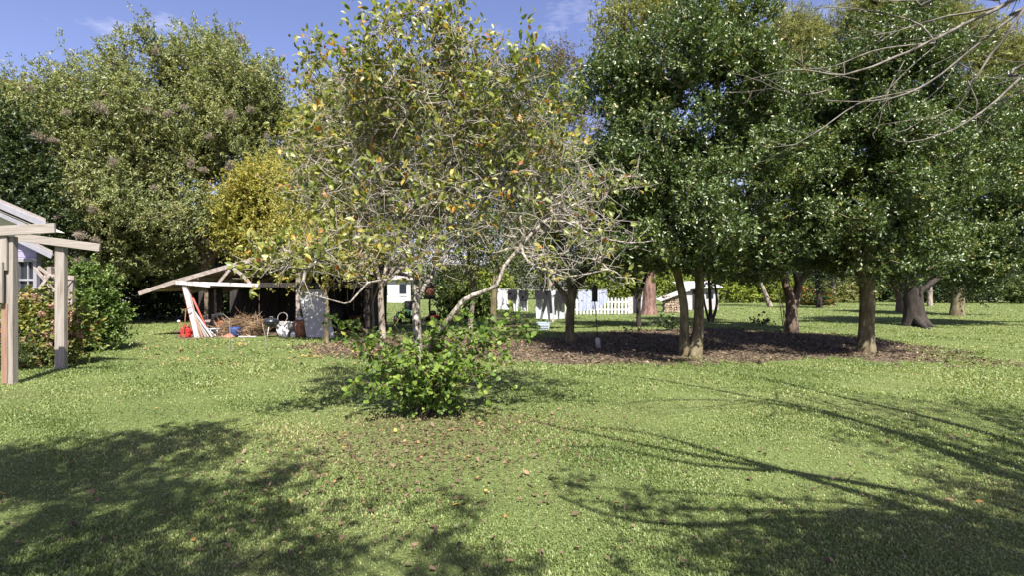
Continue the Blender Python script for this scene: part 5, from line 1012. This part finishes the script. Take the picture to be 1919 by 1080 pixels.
# ------------------------------------------------------------------ feeder on its pole
def feeder():
    d = GD(655); b = GP(1122, 655); t = thing('bird_feeder', b, 'dark box bird feeder on a thin pole set in a grey block', 'bird feeder')
    tp = W(1115, 566, d); h = W(0, 538, d)[2]
    MB().lathe(b, [(.065, 0), (.068, .24), (.06, .27), (.035, .29)], 14, axis=(-.08, 0, 1)).part('base', M['concrete'], t, True)
    MB().tube([b + [-.01, 0, .2], tp], .011, 8).part('pole', M['bark_dark'], t, True)
    m = MB(); m.box([tp[0], d, (tp[2] + h) / 2], [.135, .13, h - tp[2] - .04], bev=.008); bd = m.part('box', M['bark_dark'], t)
    MB().prism([[tp[0] - .09, d - .1, h - .03], [tp[0] + .09, d - .1, h - .03], [tp[0], d - .1, h + .07]], np.array([0, 0, 0]), np.array([0, .2, 0])).part('roof', M['sheddark'], t)
    MB().box([tp[0], d - .005, tp[2] + .008], [.17, .19, .02], bev=.004).part('tray', M['bark_dark'], t)
    MB().lathe([tp[0], d - .067, (tp[2] + h) / 2], [(.025, 0), (.025, .004)], 12, axis=(0, -1, 0)).part('opening', M['black'], t)
feeder()
# ------------------------------------------------------------------ picket fence
def fence():
    d = 33.0; x0, x1 = W(1062, 0, d)[0], W(1178, 0, d)[0]; root = thing('picket_fence', [(x0 + x1) / 2, d, 0], 'white picket fence on the lawn behind the hung washing', 'fence')
    m = MB(); hw, H = .055, 1.02
    m.prism([[-hw, 0, .03], [hw, 0, .03], [hw, 0, H - .09], [0, 0, H], [-hw, 0, H - .09]], np.array([0, -.011, 0]), np.array([0, .011, 0]))
    g = np.random.default_rng(3); x = x0; first = None
    while x < x1:
        if first is None: first = m.part('picket', M['white'], root, at=None); me = first.data; o = first
        else: o = first.copy(); COL.objects.link(o); o.parent = root
        # mesh was built round the world origin; place it in the fence's own frame
        if o is first:
            for v in me.vertices: v.co += Vector(root.location)
        o.location = (x - root.location.x, -.03, g.normal() * .012); o.rotation_euler = (0, g.normal() * .015, 0); x += .205
    for z in (.3, .75): MB().box([(x0 + x1) / 2, d, z], [x1 - x0 + .1, .035, .09], bev=.004).part('rail', M['white'], root)
    x = x0
    while x < x1 + .2: MB().box([x, d + .07, .53], [.1, .09, 1.06], bev=.01).part('post', M['white'], root); x += 2.0
    # second short run, turned away; its shade is put into the grey colour
    d2 = 35.5; a = W(1178, 0, 33.2); c = W(1206, 0, 37.5); r2 = thing('picket_fence', [a[0], a[1], 0], 'short weathered grey picket run beside the reddish trunk', 'fence')
    n = 14
    for i in range(n):
        q = a + (c - a) * i / (n - 1); q[2] = 0; mm = MB(); mm.prism([q + [-hw, 0, .03], q + [hw, 0, .03], q + [hw, 0, H - .05], q + [0, 0, H + .04], q + [-hw, 0, H - .05]], np.array([0, -.011, 0]), np.array([0, .011, 0])); mm.part('picket', M['panel'], r2)
    a[2] = c[2] = 0
    for z in (.3, .75): MB().beam(a + [0, .03, z], c + [0, .03, z], .03, .08).part('rail', M['panel'], r2)
fence()
# ------------------------------------------------------------------ mowers
def mowers():
    d = GD(609); b = GP(757, 609); t = thing('lawn_tractor', b, 'green ride-on lawn tractor seen from the front between slim trunks', 'lawn tractor')
    m = MB().box(b + [0, .2, .48], [.46, .75, .34], bev=.09); m.part('hood', M['green'], t); MB().box(b + [0, -.19, .44], [.36, .03, .2], bev=.01).part('grille', M['black'], t)
    for x in (-.15, .15): MB().lathe(b + [x, -.18, .56], [(.045, 0), (.04, .02)], 12, axis=(0, -1, 0)).part('headlight', M['white'], t)
    MB().box(b + [0, .75, .3], [.95, .55, .14], bev=.05).part('deck', M['green'], t); MB().box(b + [0, 1.05, .62], [.42, .4, .1], bev=.04).part('seat', M['black'], t); MB().box(b + [0, 1.25, .82], [.42, .1, .36], bev=.04).part('seat_back', M['black'], t)
    P = [b + [.17 * math.cos(a), .62 + .05 * math.sin(a), .84 + .12 * math.sin(a)] for a in np.linspace(0, math.tau, 17)]; MB().tube(P, .016, 6).part('steering_wheel', M['black'], t, True); MB().tube([b + [0, .55, .62], b + [0, .62, .84]], .02, 6).part('steering_column', M['black'], t, True)
    for (x, y, r, wd) in [(-.36, .1, .19, .14), (.36, .1, .19, .14), (-.42, 1.1, .26, .2), (.42, 1.1, .26, .2)]:
        q = MB().lathe(b + [x - wd / 2, y, r], [(r * .6, 0), (r * .9, .0), (r, wd * .2), (r, wd * .8), (r * .9, wd), (r * .6, wd)], 20, axis=(1, 0, 0)).part('wheel', M['black'], t, True)
        MB().lathe(b + [x - wd / 2 - .006, y, r], [(r * .55, 0), (r * .3, .01), (r * .3, wd), (r * .55, wd + .012)], 16, axis=(1, 0, 0)).part('hub', M['yellow'], q, True)
    d = 27; b = W(812, 540, d); b[2] = 0; t = thing('push_mower', b, 'small red and black push mower on the lawn behind the foreground tree', 'lawn mower')
    MB().box(b + [0, 0, .2], [.5, .6, .16], bev=.05).part('deck', M['red'], t); MB().lathe(b + [0, 0, .28], [(.16, 0), (.16, .12), (.1, .2), (.04, .22)], 16).part('engine', M['black'], t, True)
    for x in (-.28, .28):
        for y in (-.25, .27): MB().lathe(b + [x - .03, y, .11], [(.08, 0), (.11, .0), (.11, .06), (.08, .06)], 16, axis=(1, 0, 0)).part('wheel', M['black'], t, True)
    MB().tube(smooth_poly([b + [-.2, .2, .25], b + [-.3, .75, .95], b + [.1, .8, .98], b + [.2, .2, .25]], None, .1), .014, 6).part('handle', M['black'], t, True)
    # reddish brown hanging box
    d = 22.5; c = W(806, 546, d); t = thing('nest_box', c, 'reddish-brown hanging box with dark base right of the pale tree fork', 'nest box')
    MB().box(c, [.36, .3, .38], bev=.02).part('body', M['brick'], t); MB().box(c + [0, 0, -.26], [.42, .36, .12], bev=.01).part('base', M['black'], t); MB().prism([c + [-.24, -.2, .192], c + [.24, -.2, .192], c + [0, -.2, .4]], np.array([0, 0, 0]), np.array([0, .4, 0])).part('roof', M['sheddark'], t)
    a = c.copy(); a[2] = 0; MB().tube([a, c + [0, 0, -.3]], .035, 8).part('post', M['bark_dark'], t, True)
mowers()
# ------------------------------------------------------------------ far white house, log pile, white outbuilding
def far_buildings():
    d = 60.0
    def p(px, py, D=None): return W(px, py, D or d)
    b = p(755, 540); b[2] = 0; t = thing('white_house', b, 'distant bright white house front between the slim trunks', 'house')
    x0, x1, x2 = p(727, 0)[0], p(770, 0)[0], p(744, 0)[0]; m = MB(); z = 0
    while z < 2.5: m.box([(x0 + x1) / 2, d, z + .12], [x1 - x0, .2, .235]); z += .24
    m.part('wall', M['white'], t); MB().prism([[x0 - .4, d - .5, 2.5], [x1 + .4, d - .5, 2.5], [x1 - .3, d + 3, 3.6], [x0 + .3, d + 3, 3.6]], np.array([0, 0, 0]), np.array([0, .05, .14])).part('roof', M['shingle'], t)
    for xx in (x1 - .8,):
        w_ = MB().box([xx, d - .12, 1.3], [.8, .08, 1.2]).part('window', M['panel'], t); MB().box([xx, d - .17, 1.5], [.74, .03, 1.04]).part('pane', M['glass'], w_)
    d = 36.0; g = np.random.default_rng(13); b = p(1268, 540, d); b[2] = 0; t = thing('log_pile', b, 'pile of split logs under a pale tin sheet, far right of the fence', 'log pile'); xa, xb = p(1243, 0, d)[0], p(1284, 0, d)[0]; m = MB()
    for j in range(7):
        for i in range(9):
            r_ = g.uniform(.06, .095); x = xa + (xb - xa) * (i + .5 + (j % 2) * .3) / 9.3; z = .1 + j * .15
            if z < 1.05 + .05 * i: m.lathe([x, d - .3, z], [(r_, 0), (r_, .6)], int(g.integers(5, 8)), axis=(0, 1, 0))
    m.part('logs', M['log'], t); a, c = p(1234, 566, d), p(1290, 545, d); MB().prism([a + [0, -.5, 0], c + [0, -.5, 0], c + [0, .7, .1], a + [0, .7, .1]], np.array([0, 0, 0]), np.array([0, 0, .05])).part('cover_sheet', M['panel'], t)
    d = 40.0; b = p(1318, 540, d); b[2] = 0; t = thing('garden_shed', b, 'low white outbuilding with dark doorway behind the two-trunked evergreen', 'shed')
    x0, x1 = p(1284, 0, d)[0], p(1346, 0, d)[0]; m = MB(); z = 0
    while z < 1.55: m.box([(x0 + x1) / 2, d, z + .1], [x1 - x0, .12, .195]); z += .2
    m.part('wall', M['panel'], t); MB().box([p(1303, 0, d)[0], d - .08, .72], [.4, .06, 1.44]).part('door', M['black'], t); MB().prism([[x0 - .2, d - .4, 1.5], [x1 + .2, d - .4, 1.62], [x1 + .2, d + 2.4, 2.1], [x0 - .2, d + 2.4, 2.0]], np.array([0, 0, 0]), np.array([0, .02, .08])).part('roof', M['panel'], t)  # grey wall colour stands in for shade on the white boards
    MB().box([p(1330, 0, d)[0], d - .08, 1.05], [.5, .05, .4]).part('window', M['glass'], t)
    d = 40; b = p(226, 540, d); b[2] = 0; t = thing('parked_trailer', b, 'pale trailer partly hidden by thicket left of the shed', 'trailer'); MB().box(b + [0, 0, .85], [2.4, 1.4, .7], bev=.08).part('body', M['white_old'], t)
    for x in (-.6, .6): MB().lathe(b + [x, -.75, .3], [(.2, 0), (.3, 0), (.3, .15), (.2, .15)], 18, axis=(0, 1, 0)).part('wheel', M['black'], t, True)
    MB().beam(b + [-1.2, 0, .5], b + [-2.0, 0, .4], .08, .08).part('drawbar', M['black'], t)
far_buildings()
# ------------------------------------------------------------------ dry stalks and little plants on the lawn
def stalks():
    for (px, py, tx, ty, lab) in [(429, 662, 431, 598, 'taller of two thin straw-coloured stalks on the lawn before the shed'), (437, 661, 433, 640, 'short bent straw-coloured stalk at the foot of the taller one'), (500, 655, 492, 608, 'thin green-brown sapling stem before the kettle grill')]:
        b = GP(px, py); d = b[1]; e = W(tx, ty, d); o = MB().tube(smooth_poly([b, (b + e) / 2 + [.02, 0, 0], e], None, .05), .008, 5).part('dry_stalk', M['twig_dry'] if 0 else M['shedwood'], None, True, at=b); tag(o, lab, 'stalk')
    leafy_shoots('low_shrub', 'small dark low bush behind the left trunk of the two-trunked evergreen', 'shrub', GP(1255, 622), [(1225, 600), (1240, 592), (1262, 596), (1280, 602), (1235, 612), (1215, 608), (1270, 610), (1250, 600, .2)], GD(622), .1, 301, M['lf_dark'], M['bark_dark'], 16)
    leafy_shoots('low_shrub', 'tiny green seedling on the far lawn left of the forked evergreen', 'shrub', GP(1425, 612), [(1405, 600), (1420, 594), (1440, 598), (1448, 606)], GD(612), .12, 302, M['lf_dark'], M['bark_dark'], 9)
    leafy_shoots('low_shrub', 'small green plant among the leaf litter under the clothesline', 'shrub', GP(1185, 628), [(1170, 616), (1185, 612), (1200, 616)], GD(628), .08, 303, M['lf_dark'], M['bark_dark'], 8)
stalks()
